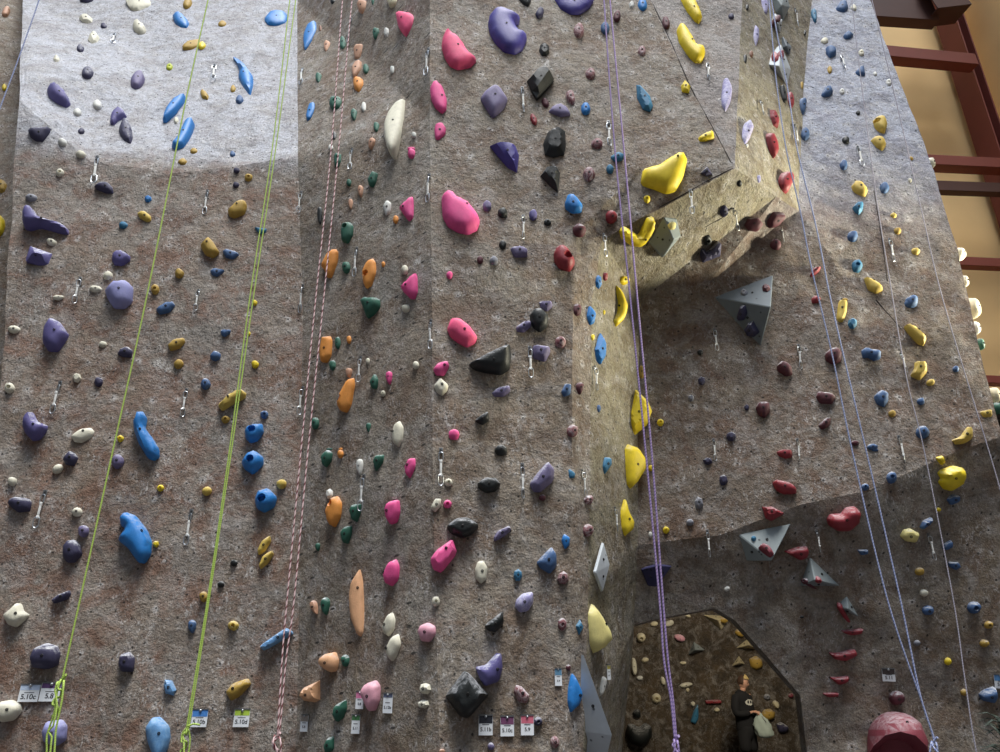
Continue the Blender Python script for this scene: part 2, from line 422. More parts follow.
def frame(Nv):
    U = Vector((0, 0, 1)).cross(Nv) * 1.0
    U = (Vector((1, 0, 0)) - Nv*Nv.x).normalized()
    V = Nv.cross(U)
    if V.z < 0: V = -V
    return U, V
def build_hold(cx, cy, poly, col, hf=.45, prof='r', tilt=.3, hole=None, phrase='', bolt=None, kind=None, size=None, shape='', group=None, w8=.35, wallhit=None):
    P, Nw = hit(*(wallhit or (cx, cy)))
    if P is None: print('NO HIT', cx, cy, col); return None
    view = (EYE-P).normalized()
    if w8 < .5:      # turn a little towards the viewer, keeping the wall's own lean
        hz = Vector((Nw.x, Nw.y, 0)); ln = max(hz.length, .3)
        hz = (hz.normalized()*(1-w8) + Vector((view.x, view.y, 0)).normalized()*w8).normalized()*ln
        Nb = Vector((hz.x, hz.y, Nw.z)).normalized()
    else: Nb = (Nw*(1-w8) + view*w8).normalized()
    U, V = frame(Nb)
    depth = (P-EYE).dot(Vector((0, CP, SP))); ppm = F/depth
    px = [p[0] for p in poly]; py = [p[1] for p in poly]
    wpx, hpx = max(px)-min(px), max(py)-min(py)
    small = min(wpx, hpx)/ppm
    h = hf*small*(1 - .5*max(0, -view.z))
    tilt *= .6
    base = P + Nb*(.28*h)
    def loc(x, y):
        q = on_plane(x, y, base, Nb) - base; return Vector((q.dot(U), q.dot(V)))
    out2 = [loc(x, y) for x, y in poly]
    hl = None
    if hole:
        c = loc(hole[0], hole[1]); hl = (c.x, c.y, hole[2]/ppm)
    big = max(wpx, hpx)
    kind = kind or ('climbing_hold' if big >= 11 else 'foothold')
    grid = 9 if big > 30 else 7 if big > 16 else 5
    org = base
    me, hfun = dome_mesh(kind, Vector(), Nb, Nb, U, V, out2, h, prof, tilt, hl, .3*h + .035 + .25*small, grid, org)
    o = link(kind, me, hold_mat(col)); o.location = org
    me.update()
    if big >= 11 or bolt:
        bx, by = bolt or (sum(px)/len(px), sum(py)/len(py))
        if not (hole and not bolt):
            c = loc(bx, by); z = hfun(c)
            b = bpy.data.objects.new('bolt', bolt_mesh()); COL.objects.link(b); b.parent = o
            b.location = U*c.x + V*c.y + Nb*(z-.003)
            b.rotation_euler = Nb.to_track_quat('Z', 'Y').to_euler()
            s = min(1.0, small/.09); b.scale = (s, s, s)
    HOLDS.append(dict(o=o, x=(max(px)+min(px))/2, y=(max(py)+min(py))/2, w=wpx, h=hpx, ang=0, col=col, phrase=phrase, shape=shape, size=big, kind=kind, P=P))
    return o
SHAPE_N = {'o': 14, 's': 14, 'd': 7, 't': 14, 'b': 14, 'c': 14}
def blob(x, y, w, h, ang, col, shape):
    rnd = random.Random(int(x*97+y*31)); a = math.radians(ang); pts = []
    if shape == 'd':
        m = 6 + rnd.randint(0, 1)
        raw = [(math.cos(2*math.pi*i/m + .3)*(.86+.22*rnd.random()), math.sin(2*math.pi*i/m+.3)*(.86+.22*rnd.random())) for i in range(m)]
    elif shape == 'b':
        raw = smooth_loop([(-1, -1), (1, -.92), (.96, 1), (-.98, .94)], 2)
    elif shape == 't':
        raw = smooth_loop([(-.75, -.8), (.1, -1.1), (.95, -.75), (.9, .05), (.35, 1.12), (-.35, .95), (-.95, .0)], 1)
    else:
        raw = [(math.cos(2*math.pi*i/12)*(.93+.12*rnd.random()), math.sin(2*math.pi*i/12)*(.93+.12*rnd.random())) for i in range(12)]
    for u, v in raw:
        u *= w/2; v *= h/2
        pts.append((x + u*math.cos(a) + v*math.sin(a), y - u*math.sin(a) + v*math.cos(a)))
    hole = (x, y, min(w, h)*.17) if shape == 's' and min(w, h) > 5 else None
    prof = {'d': 'f', 'b': 'b'}.get(shape, 'r')
    hf = {'d': .5, 's': .45, 't': .55}.get(shape, .5)
    return build_hold(x, y, pts, col, hf, prof, .25, hole, shape=shape)
def run(text):
    ox = oy = 0; sc = .2
    for line in text.strip().split('\n'):
        line = line.strip()
        if not line: continue
        if line[0] == '@':
            ox, oy = (float(v) for v in line[1:].split()[:2]); continue
        if line[0] == 'p':
            head, ps, phrase = (line[1:].split('|') + [''])[:3]
            hd = head.split(); col = hd[0]; hf = .45; prof = 'r'; tilt = .3; hole = None; bolt = None; rep = 1
            pts = [tuple(float(v) for v in q.split(',')) for q in ps.split()]
            for t in hd[1:]:
                if t[0] == 'h': hole = tuple(float(v) for v in t[1:].split(','))
                elif t[0] == 'B': bolt = tuple(float(v) for v in t[1:].split(','))
                elif t[0] == 't': tilt = float(t[1:])
                elif t[0] in 'rfib': prof = t[0]; rep = 1 if t[0] in 'rb' else 0
                else: hf = float(t)
            pts = [(ox+x*sc, oy+y*sc) for x, y in pts]
            if hole: hole = (ox+hole[0]*sc, oy+hole[1]*sc, hole[2]*sc)
            if bolt: bolt = (ox+bolt[0]*sc, oy+bolt[1]*sc)
            cx = sum(p[0] for p in pts)/len(pts); cy = sum(p[1] for p in pts)/len(pts)
            if rep and len(pts) < 16: pts = smooth_loop(pts, 1, .13)
            build_hold(cx, cy, pts, col, hf, prof, tilt, hole, phrase.strip(), bolt)
        else:
            f = line.split(); x, y, w, h, a = (float(v) for v in f[:5])
            blob(ox+x*sc, oy+y*sc, w*sc, h*sc, a, f[5], f[6])
DATA = '''
@0 0
30 60 40 50 -30 T o
22 438 24 32 0 Y o
p I .5 | 400,-40 470,-40 470,8 435,14 400,4 |
p C .35 | 625,-10 640,25 660,48 690,54 765,40 758,5 745,-20 | wide cream hold
432 97 76 42 -20 C d
520 130 36 26 -20 I o
697 140 82 50 -40 C o
468 193 64 60 -35 C d
402 243 40 34 -25 I o
282 295 38 30 -30 C d
438 362 60 48 0 I o
688 403 72 84 -20 L o
p P .5 | 235,440 265,428 310,455 345,490 355,525 333,538 300,520 270,500 245,475 | purple sausage-shaped hold
487 525 52 40 -40 W o
388 562 46 34 -25 W o
p P .5 t.6 | 550,612 555,570 590,545 625,565 637,588 590,600 572,620 |
p I .5 | 595,640 610,600 640,605 660,650 665,690 655,724 620,700 600,670 | dark indigo egg-shaped hold
p I .5 t.5 | 138,645 255,640 250,665 215,710 180,705 150,680 | dark indigo wedge hold
407 656 36 28 0 I o
313 712 52 36 -25 W o
p B .35 | 862,75 890,65 930,90 950,120 940,150 905,140 875,110 | blue lozenge hold
p M .4 | 910,230 935,208 1010,198 1000,235 960,246 915,244 |
848 335 34 30 0 E s
p B .35 | 812,598 825,555 860,510 900,488 932,485 920,520 880,565 830,600 | slim blue leaf-shaped hold
882 603 28 34 0 C d
p B .4 | 855,728 890,690 925,615 965,605 975,625 955,680 920,735 880,748 | long blue hold crossed by the lime rope
938 18 44 52 -30 M o
p M .45 | 1000,455 1020,450 1045,480 1040,500 1010,490 |
@200 0
112 120 44 28 0 M o
10 228 40 34 0 Y o
p B .35 | 320,95 345,62 380,55 430,62 442,95 430,122 380,128 340,120 | blue oval plate hold
p B .35 | 162,280 200,300 240,350 265,380 270,430 255,498 240,475 210,425 192,378 198,350 185,310 | blue blade-shaped hold
166 445 28 34 0 M o
198 500 40 38 0 S o
p B .35 | 515,185 535,130 578,105 590,155 560,210 522,255 | blue kite-shaped hold
602 143 16 32 0 F o
634 233 34 54 -10 T t
p B .4 | 530,578 545,525 575,513 580,545 555,592 535,602 |
593 392 34 50 0 G t
665 8 26 28 0 D o
p T .5 | 785,25 800,0 840,5 838,40 815,72 795,60 | salmon knob hold
865 10 18 30 0 G t
p c .45 | 930,-20 990,-20 992,10 970,36 945,34 |
715 215 36 66 0 G o
880 168 38 56 -10 G t
933 160 28 50 0 W d
p T .5 | 768,250 785,225 820,222 815,262 800,300 775,305 | tan hold topmost of a stack of three
p T .5 | 758,345 775,315 808,305 808,345 785,375 765,392 | tan hold in the middle of a stack of three
p O .5 | 765,405 790,385 818,400 820,430 795,460 770,442 | orange hold lowest of a stack of three
830 345 30 48 0 G o
963 350 24 44 0 W o
p G .45 h680,512,11 | 645,520 655,490 700,485 712,510 700,540 660,548 | green ring-shaped hold
770 575 36 54 0 G t
820 535 26 50 0 W o
882 637 32 46 0 G t
672 680 26 44 0 D o
858 718 36 56 -15 T t
655 738 26 28 0 W o
p C .4 t0 | 920,630 940,570 975,525 1020,500 1028,505 1025,560 1010,650 985,720 960,765 935,740 922,680 | big cream half-moon hold
@400 0
p H .4 B22,105 | -20,75 0,60 50,65 90,85 85,130 35,190 10,165 -10,130 | pink heart-shaped hold
p H .35 B290,250 | 235,140 262,170 310,205 335,255 385,298 350,335 290,350 250,330 225,290 208,235 213,190 | big hot pink half-moon hold
p K .4 B210,490 | 150,440 165,412 185,408 215,440 235,500 232,550 210,565 175,535 155,490 | upright pink oval hold
p K .4 | 172,655 178,620 210,615 230,640 228,670 195,700 178,695 | small pink cheek-shaped hold
58 745 44 20 0 K o
70 675 24 30 0 W o
p U .35 B530,150 | 440,120 450,70 490,45 540,60 600,85 595,115 575,120 600,165 630,165 635,200 610,250 575,272 520,260 475,215 450,170 | big glossy deep purple bitten-disc hold
p U .35 | 765,0 775,-30 960,-30 970,0 945,38 900,66 850,70 800,46 | glossy deep purple bowl hold
p D .5 t.3 | 583,-12 655,-12 655,5 640,32 615,20 |
p I .5 | 675,70 695,35 720,45 715,80 690,92 |
722 248 58 66 0 D d
895 155 54 72 0 X o
952 370 50 56 0 X o
p D .5 f t.4 | 635,405 685,352 740,345 770,395 735,440 685,490 660,455 | big black angular block hold
p L .35 b B475,492 | 400,495 425,455 470,425 500,435 540,495 520,540 465,590 435,550 | slate purple rounded-square hold
853 490 50 66 20 X t
727 515 34 48 30 N o
668 597 30 58 20 R o
p L .4 | 740,560 765,530 800,518 835,535 855,575 800,580 | slate purple half-disc hold
928 545 48 60 0 B o
p D .5 f t.4 | 715,720 740,660 780,640 825,655 830,720 820,772 770,785 725,775 | black cube-shaped hold
p U .4 f | 450,730 515,718 577,730 595,775 585,865 540,840 490,780 | deep purple triangular wedge hold
985 720 60 52 0 X o
@600 0
p Y .35 | 392,-14 430,50 475,100 495,108 512,85 500,50 465,-10 | topmost yellow banana-shaped hold
p Y .35 | 382,150 400,125 430,145 460,190 485,235 515,235 528,262 510,300 475,307 435,270 395,215 | yellow boot-shaped hold
p Y .45 f | 405,430 425,400 452,430 445,462 410,457 |
p Y .5 b | 490,690 520,672 565,655 572,690 520,708 495,708 | small yellow bar hold with one bolt
212 25 48 62 0 B o
25 140 44 58 0 S o
85 80 36 58 -10 N o
330 115 38 62 10 N o
210 256 40 50 0 X s
158 25 30 40 0 W d
p A .4 f | 182,425 205,432 250,480 265,530 250,556 215,546 185,490 | teal blue diamond hold
735 38 18 30 0 D o
655 82 30 28 0 I o
p Q .4 | 800,-8 830,-8 846,30 830,78 808,60 |
p Q .4 | 760,185 775,122 795,150 795,190 778,240 |
p Q .45 | 605,500 615,400 640,395 662,440 655,500 628,560 610,530 | marbled lilac spindle hold above the grey seam
p Q .45 | 700,690 720,620 745,600 768,640 745,700 715,742 | marbled lilac spindle hold above the red knob
725 295 20 48 0 D o
755 272 22 34 0 F o
p R .55 | 815,692 830,668 860,672 885,720 890,762 872,790 850,770 832,740 | red thumb-shaped knob hold
870 595 50 100 20 R d
735 730 14 20 0 W o
950 500 40 80 10 R o
915 470 30 90 15 D b
@800 0
p S .5 t.5 | 175,45 200,10 235,12 242,40 220,62 185,60 |
268 40 32 28 -25 C o
70 78 32 62 10 A t
24 165 16 28 0 D o
p S .5 t.3 | 213,182 235,155 268,170 255,190 225,197 |
122 205 42 28 15 C o
p S .5 t.4 | 128,240 150,232 182,245 180,270 150,287 130,267 |
306 265 30 30 0 C s
p S .5 t.5 | 272,367 295,340 320,330 327,375 290,380 |
148 350 26 38 0 M o
375 370 22 20 0 W o
443 413 30 32 0 W s
210 458 28 28 0 W s
p S .5 t.5 | 105,475 125,435 150,432 167,455 150,477 120,484 |
290 565 24 22 0 D o
228 702 40 36 0 D o
p Z .5 h382,618,13 | 362,605 390,588 425,590 438,620 425,662 395,657 372,640 | mustard hold upper of a pair below the bluish slab
p Z .5 | 348,705 380,685 420,690 432,720 412,750 375,735 | mustard hold lower of a pair below the bluish slab
10 532 44 80 0 S t
25 670 46 60 0 S o
8 428 16 40 0 M o
@0 150
405 22 52 36 -20 C o
300 114 42 38 0 C s
157 238 60 36 -5 V o
12 185 50 62 0 M o
-4 380 60 108 0 Y o
p I .5 | 468,185 500,165 540,163 565,190 572,222 530,215 | dark indigo wedge hold under a hanging quickdraw
740 245 38 36 0 B d
p Z .4 | 685,315 720,303 755,330 757,355 735,360 700,340 | golden oval hold
617 376 48 36 -15 A o
p P .5 t.2 | 110,345 118,305 150,290 175,310 195,345 240,362 300,375 350,405 353,434 320,430 250,402 200,385 150,392 120,380 | long purple club-shaped hold
260 462 60 34 -25 C o
p P .5 i | 130,540 150,480 265,520 248,582 190,575 130,555 | purple two-faced brick hold
p P .5 | 558,545 565,510 610,505 652,530 652,555 610,577 570,570 | purple rounded hold above a lilac one
540 628 50 42 0 C o
480 695 66 34 -8 C o
p l .45 B603,714 | 523,700 565,658 640,660 667,690 662,762 625,792 570,787 538,745 | big lilac rounded hold
897 618 46 48 -20 M o
775 697 44 50 0 M s
295 738 60 24 0 C o
913 58 46 28 0 M o
970 5 40 26 0 M o
@200 150
163 20 28 26 0 S o
183 102 32 28 0 I o
180 175 32 30 0 I o
243 137 42 38 0 M s
p M .45 B187,283 | 138,300 175,262 225,252 236,280 224,322 170,340 145,327 | mustard rounded hold upper of two
p M .45 B38,475 | 0,475 35,440 60,450 100,515 67,538 25,520 | mustard rounded hold lower of two
p S .4 | 112,505 130,496 185,510 197,525 165,547 130,537 |
p S .4 | 50,602 75,590 125,600 117,615 85,634 60,624 |
p A .4 | 272,385 335,393 332,415 300,420 285,407 |
p G .5 h690,40,6 | 670,30 685,15 708,22 710,60 695,88 672,80 |
745 163 26 36 0 G o
803 205 30 54 0 T t
p G .5 | 838,152 862,105 892,118 885,160 865,187 845,177 |
753 270 24 50 0 T t
600 328 30 84 0 D t
p W .4 | 912,282 935,250 962,268 955,312 930,332 |
p G .55 h733,388,13 | 705,415 715,370 750,360 768,382 766,430 740,467 710,457 | green pocketed jug hold with a single hole
p O .4 | 605,580 640,515 680,493 697,515 692,570 662,640 635,638 622,600 | orange oval hold crossed by the candy-striped rope
732 588 46 62 0 G o
p O .4 h835,622,15 | 810,610 830,565 865,540 885,565 889,620 862,682 830,692 815,660 | orange oval hold with a low pocket
917 572 20 30 0 O o
980 348 30 42 0 O o
p G .5 t.5 | 805,760 830,740 880,738 905,750 907,790 870,825 835,842 812,780 | dark green chunky hold below an orange oval one
@400 150
p K .45 B24,293 | -5,290 35,255 62,230 72,260 72,345 45,357 20,325 | pink shark-fin hold upper of two on the ridge
58 18 40 52 0 K o
p K .35 B333,292 | 207,238 225,210 262,212 285,240 335,260 385,315 400,355 387,397 340,420 290,412 240,382 213,330 | big pink kidney-shaped hold
p K .45 B40,683 | 3,685 40,650 80,613 91,640 93,710 75,747 50,742 15,707 | pink shark-fin hold lower of two on the ridge
25 598 34 46 0 C o
248 625 32 38 0 K o
435 280 44 56 0 L o
513 314 50 50 0 D o
666 325 42 56 0 P o
738 362 38 34 0 D s
514 475 38 48 0 D o
p L .5 t.4 | 548,492 600,480 637,495 637,530 570,537 |
400 550 32 40 0 N o
470 553 44 44 0 V o
p D .5 f t.4 | 702,130 730,88 785,85 800,115 790,210 750,180 | black triangular wedge hold
945 122 60 72 0 X o
p B .45 | 822,270 840,222 880,230 914,275 907,310 860,314 828,295 | shiny blue dome hold
898 402 66 74 0 N o
p R .55 h838,540,20 t0 | 768,520 783,485 815,476 847,505 877,560 852,602 800,592 773,560 | round red jug hold with a dark pocket
990 655 36 66 0 B d
@600 150
p Y .35 B385,55 | 202,165 215,95 280,85 380,20 420,16 437,50 417,130 380,197 330,215 215,182 | biggest yellow tongue-shaped hold
235 245 34 40 0 Y s
p Y .4 B215,440 | 90,405 115,380 150,395 195,430 235,340 265,333 277,370 247,440 207,487 160,482 105,442 | yellow boomerang-shaped hold
57 335 60 66 0 R o
50 95 38 44 0 A o
p A .4 | 50,35 90,8 120,20 112,50 75,60 |
p I .45 f | 500,118 535,82 562,120 530,130 |
698 167 26 34 0 D o
793 145 22 40 0 Q o
p R .55 | 882,150 905,115 945,116 967,150 937,217 905,207 885,180 | red knob hold above the overhang corner
620 305 42 62 0 I o
p D .5 h535,450,9 | 512,450 522,425 545,422 560,445 552,470 525,478 |
p I .4 f | 500,535 495,490 510,478 532,510 590,453 607,470 602,530 560,547 512,564 | dark indigo V-shaped hold under the overhang
p N .5 | 720,375 740,340 790,336 817,370 792,404 740,404 | maroon rounded hold on the overhang edge
p N .5 | 828,355 860,308 922,313 920,345 880,387 840,392 | maroon disc hold under the overhang corner
878 472 58 54 0 N o
118 652 56 46 0 Y o
25 632 30 44 0 R o
-8 662 34 66 0 B d
p Y .45 | 68,672 108,718 134,785 124,842 78,888 56,858 90,810 93,757 66,692 | yellow crescent hold on the pillar edge
@800 150
218 75 40 50 0 S o
p Z .5 B302,192 | 253,185 275,160 310,165 340,200 327,230 295,224 265,210 | pale mustard egg-shaped hold
422 190 50 54 0 S o
p A .5 t.4 | 260,290 285,263 317,265 314,300 295,324 275,312 |
262 432 54 54 0 S o
555 42 24 18 0 M o
549 152 20 20 0 C o
467 327 34 26 0 Z o
487 405 38 34 0 M o
577 506 44 36 0 Z o
285 580 56 66 0 A s
p Z .45 B365,660 | 318,642 340,640 410,678 414,700 380,717 340,702 | pale mustard oval hold beside a thin grey rope
p S .5 t.4 | 525,745 560,725 590,740 587,775 555,790 535,782 |
p R .5 | 48,627 70,590 107,582 97,605 60,634 |
p R .5 | 55,745 75,728 105,738 95,762 60,770 |
225 748 30 16 0 M o
@0 300
p P .5 B285,172 | 212,185 225,130 255,96 300,110 325,145 347,178 322,220 292,260 240,252 215,215 | big dark purple round hold
72 148 66 40 -8 C o
515 222 42 32 0 C o
p I .5 t.4 | 585,270 605,242 640,233 664,255 657,287 610,284 |
p S .45 | 778,47 820,15 865,8 877,28 850,62 800,72 | dusty blue slanted hold
p M .4 | 838,225 870,195 920,190 927,210 900,242 850,252 |
893 320 52 46 20 M o
385 388 48 52 0 C d
493 410 44 48 0 I o
48 440 54 52 0 C s
p P .5 B180,637 | 110,620 130,568 165,560 190,610 240,628 237,650 200,697 160,700 125,665 | purple comma-shaped hold
p C .35 B420,660 | 352,682 400,645 455,638 480,660 462,692 410,714 370,707 | cream leaf-shaped hold
p B .45 B710,660 | 665,610 685,565 715,556 735,590 725,640 770,700 797,748 797,788 770,803 740,792 690,712 670,650 | bright blue curved finger hold
602 693 34 34 0 Y s
@200 300
p S .5 t.4 | 102,150 155,148 152,165 125,184 108,177 |
78 280 54 50 0 S o
28 420 50 56 0 S o
275 14 24 28 0 Y o
245 168 18 22 0 Y o
276 322 36 40 20 Y o
p Z .45 B145,495 b | 88,525 150,470 205,446 232,465 230,492 170,517 110,552 | mustard bar hold crossed by the paired lime rope
128 597 44 38 0 M s
322 573 42 42 0 S s
p B .55 h262,655,17 t0 | 223,655 235,630 275,622 312,618 320,660 290,702 250,712 228,690 | bright blue pocketed jug topmost of three
p O .45 b | 596,262 610,185 655,180 667,200 662,280 635,314 603,307 | orange blocky hold beside the candy-striped rope
690 215 32 62 0 G o
746 198 26 40 0 O o
664 327 38 52 0 G o
745 365 36 48 0 T t
p O .4 h702,492,15 | 683,520 700,470 740,400 772,388 780,430 762,530 735,564 700,552 | long orange hold with a pocket
840 305 22 32 0 C s
p G .5 t.3 | 848,412 875,368 895,398 887,445 858,442 |
946 388 36 62 0 K t
916 467 26 30 0 C s
578 617 44 62 0 G o
843 637 28 46 0 G t
p C .4 B972,660 | 958,665 975,620 1000,603 1022,640 1017,700 995,737 965,712 | pale cream oval hold on the ridge
705 745 22 14 0 O o
650 745 40 12 0 G o
@400 300
p H .35 B322,160 | 235,145 255,93 290,90 345,125 387,185 377,212 335,237 290,212 250,182 | hot pink rounded oval hold
p D .5 t.5 b | 342,318 430,270 550,218 556,290 547,345 505,373 430,362 370,347 | big black boat-shaped hold
p K .45 B222,333 | 166,345 190,315 237,303 247,330 222,377 180,374 | small pink oval hold beside a cream one
p C .4 b B210,428 | 168,430 200,386 242,425 237,455 210,480 185,462 | cream rounded-square hold under a small pink one
30 42 44 42 0 C o
80 326 36 42 0 C o
p L .5 t.3 | 693,10 755,3 764,30 735,57 705,42 |
p D .5 | 648,80 665,48 710,46 744,85 737,130 700,157 663,135 | shiny black lump hold
p L .45 b | 580,135 620,106 652,103 657,130 620,160 583,157 |
885 50 44 62 0 N o
p B .45 | 930,82 945,25 980,70 972,115 947,127 |
803 210 56 60 0 X o
p L .5 b | 660,245 670,225 747,232 752,260 727,307 665,292 | slate purple boxy hold beside a hanging quickdraw
963 186 20 34 0 Y o
p B .45 f | 963,250 985,200 1003,165 1030,225 1030,275 1005,320 980,305 | bright blue teardrop hold on the pillar edge
p S .5 | 805,460 825,418 857,420 852,470 820,484 |
897 442 42 58 0 N t
p L .45 b | 458,465 488,438 547,426 552,455 520,482 472,484 |
p D .5 t.4 | 373,600 440,553 447,600 415,624 390,614 |
270 672 56 56 0 K o
865 655 48 64 0 X o
993 543 22 40 0 S o
505 752 66 56 0 D o
@600 300
p Y .45 f t0 | 128,575 175,443 240,505 260,555 237,620 168,680 138,640 | yellow pointed diamond hold topmost of three down the corner
208 360 34 66 0 M o
302 612 34 36 0 Y s
20 62 14 24 0 Y o
502 262 32 32 0 D d
508 402 42 46 0 I d
456 490 32 34 0 V d
733 537 24 32 0 I o
p N .5 | 778,540 790,513 845,510 852,555 825,590 793,577 | maroon round hold below the big grey volume
p N .5 t.5 | 883,330 910,303 955,325 964,370 930,380 888,355 |
655 682 54 46 0 I d
p Y .45 t0 | 112,740 140,720 180,738 222,800 224,840 187,910 150,947 123,930 110,830 | yellow drop-shaped hold middle of three down the corner
@800 300
p Z .45 B208,45 b | 181,90 195,0 238,3 234,60 215,112 190,114 | pale mustard upright bar hold
262 117 52 54 0 A d
p N .45 | 125,270 150,243 190,238 212,265 207,305 165,320 128,300 |
p S .5 t.3 | 303,255 330,236 360,250 405,253 404,290 370,302 340,287 313,292 | dusty blue bone-shaped hold
553 17 66 46 0 S o
p Z .45 B588,160 | 513,137 545,123 600,158 632,190 622,222 590,214 540,170 | pale mustard slanted finger hold
p Z .45 B597,344 b | 548,380 570,345 575,308 632,313 637,360 600,400 | pale mustard hooked block hold
653 412 46 32 20 Z o
778 345 34 32 0 S o
604 507 40 36 0 S o
p S .5 | 368,482 400,452 442,465 442,505 420,537 383,522 | dusty blue ball hold
p N .45 b | 78,485 90,456 160,466 180,485 162,517 98,517 |
p N .45 | 90,627 130,588 157,590 147,630 108,650 |
460 568 40 36 0 M o
612 662 72 66 0 S o
p Z .45 B828,680 | 753,702 800,683 835,633 862,638 864,690 820,717 773,724 | pale mustard banana hold
p Z .45 b | 893,558 960,546 962,580 918,590 |
275 715 42 26 0 N o
362 735 58 32 0 S o
@0 450
p I .5 | 313,45 345,3 375,16 392,40 372,80 328,72 |
290 95 60 46 30 C o
62 157 48 46 0 C o
588 58 64 72 0 L o
p I .5 t.3 | 36,262 70,233 145,243 160,260 154,307 90,312 53,285 | dark indigo ledge hold
386 310 56 46 0 C o
418 405 58 62 0 L o
p I .5 | 313,490 335,453 375,448 402,475 412,520 375,562 333,562 313,530 | dark indigo knobbly hold
803 190 36 34 0 Y s
780 470 34 36 0 Y d
p B .4 B718,413 t0 | 598,332 630,310 680,328 737,400 760,460 757,520 725,567 690,562 640,490 592,452 597,430 625,390 603,375 | biggest bright blue shell-shaped hold
p I .5 b | 255,750 290,723 350,700 357,720 340,747 270,767 |
@200 450
p B .55 h255,55,17 t0 | 206,60 235,13 275,3 317,35 317,75 265,124 220,92 | bright blue pocketed jug middle of three
35 205 52 44 20 Z o
408 170 52 48 0 Z o
p B .55 h313,250,19 t0 | 273,250 288,205 340,190 387,235 372,285 320,312 283,290 | bright blue pocketed jug lowest of three
p Z .45 | 286,500 310,453 350,428 357,455 325,507 293,527 | pale mustard slanted hold upper of a pair
p Z .45 | 293,577 315,528 360,501 370,520 340,567 303,597 | pale mustard slanted hold lower of a pair
170 565 38 34 0 D o
105 672 36 34 0 D o
p G .5 | 603,35 640,-2 667,15 662,55 630,87 613,75 |
703 20 34 44 0 O o
800 85 40 78 0 W t
p G .5 | 866,60 880,28 922,23 917,60 880,112 |
648 220 40 56 0 W d
p O .45 h662,268,15 | 626,310 660,238 690,230 717,265 712,330 675,387 643,370 | orange drop hold with a pocket on top
p G .5 | 748,300 765,273 812,266 807,310 785,362 758,347 |
p G .5 | 703,415 725,383 764,376 764,420 740,470 713,462 |
590 485 28 40 0 G t
p K .45 B948,307 | 923,300 940,260 985,248 1002,255 1007,310 985,362 950,372 930,340 | pink bulb hold upper of two under the ridge
p K .45 B930,613 | 916,625 940,563 985,543 1004,580 997,650 960,682 923,662 | pink bulb hold lower of two under the ridge
p o .35 t0 B800,690 | 800,590 815,650 822,750 828,910 810,940 785,920 755,840 745,750 755,660 | long pale orange surfboard-shaped hold
18 733 44 56 0 M o
@400 450
p K .45 B45,78 | 23,85 45,43 77,40 80,85 50,142 28,120 |
p D .5 b t.1 | 386,165 430,136 480,140 504,170 480,207 430,214 393,190 | smaller black oval hold
p L .45 b t.3 | 646,170 690,110 740,56 772,95 767,155 700,212 668,207 | slate purple shield hold beside a quickdraw
712 238 36 32 0 N o
p A .4 | 846,142 846,93 877,118 872,140 |
243 162 42 42 0 C s
p C .4 B182,275 | 153,287 175,243 207,243 202,285 175,310 |
238 270 42 42 0 K s
p D .5 b t.1 | 233,380 280,340 340,336 397,375 362,422 310,440 253,415 | larger black oval hold
p K .5 b B228,500 t.1 | 151,545 180,503 265,440 287,515 207,614 168,597 | pink box-shaped hold
p L .45 b | 468,435 490,403 547,378 557,400 520,432 473,457 |
p C .4 B410,608 | 373,600 388,558 417,553 439,590 432,645 405,670 378,642 | white egg-shaped hold under the pink box-shaped one
p S .5 | 681,562 720,520 757,483 782,520 784,580 750,620 703,592 | dusty blue fin hold
p B .4 | 806,450 820,418 850,438 847,475 825,497 |
940 250 62 52 20 X d
938 402 54 66 0 X o
815 640 60 70 0 X d
590 625 50 60 0 A d
p Q .5 | 580,750 610,718 665,708 667,765 640,805 600,812 575,785 | marbled lilac jagged hold
180 757 42 52 0 C s
@600 450
p A .4 | 3,80 20,36 52,38 57,75 20,127 |
p Y .45 t0 | 93,310 122,238 140,310 167,360 162,400 120,434 96,390 | yellow drop-shaped hold lowest of three down the corner
538 55 46 40 0 I d
617 150 46 60 0 I d
494 265 48 64 0 V d
450 362 38 36 0 V o
330 400 34 36 0 Y s
255 90 28 32 0 Y o
252 422 20 30 0 W o
p R .5 t.4 | 883,10 905,-2 955,-2 964,30 930,44 893,30 |
p R .5 t.4 | 860,165 880,148 950,163 982,190 982,217 920,220 878,200 | red ledge hold above the red wedge
p R .5 f t.3 | 810,285 860,283 920,315 860,350 828,340 | red wedge hold above a grey volume
635 695 32 24 25 W o
p R .45 t.4 | 915,505 990,485 1035,482 1045,505 1038,540 1000,552 960,530 | red ledge hold between two grey volumes
@800 450
p Y .45 B755,137 b | 683,115 700,98 770,78 817,90 832,130 817,172 760,207 718,197 688,160 702,140 | yellow cushion-shaped hold
p Y .45 | 678,37 715,28 727,60 710,77 688,57 |
p S .5 t.4 | 728,247 760,220 800,230 797,260 755,277 |
692 298 28 22 0 Y o
p S .5 | 596,387 615,353 662,336 657,365 615,397 |
p J .4 B545,430 b | 496,430 515,398 550,391 600,420 582,464 530,457 | pale yellow rounded block hold
p S .5 | 710,492 720,468 755,448 767,485 735,502 |
p S .5 t.5 | 736,557 790,560 807,585 780,602 743,582 |
p R .5 | 133,345 150,320 205,318 230,288 275,283 302,310 297,360 250,407 190,407 143,377 | red kidney-shaped hold
p S .45 | 283,497 340,498 342,520 305,527 |
458 137 54 58 0 S s
326 185 40 36 0 S s
375 0 36 16 0 S o
598 607 50 42 0 M o
620 715 46 36 0 C o
@0 602
p C .4 B92,60 t0 | 13,65 50,35 80,6 107,8 120,45 152,65 110,107 80,127 38,112 | cream fish-shaped hold
p I .5 | 148,280 175,228 235,203 287,220 302,255 292,317 230,337 158,327 | dark indigo marbled boulder hold
p I .55 b | 590,310 600,263 650,248 674,280 667,352 603,347 | dark indigo chalked cube hold
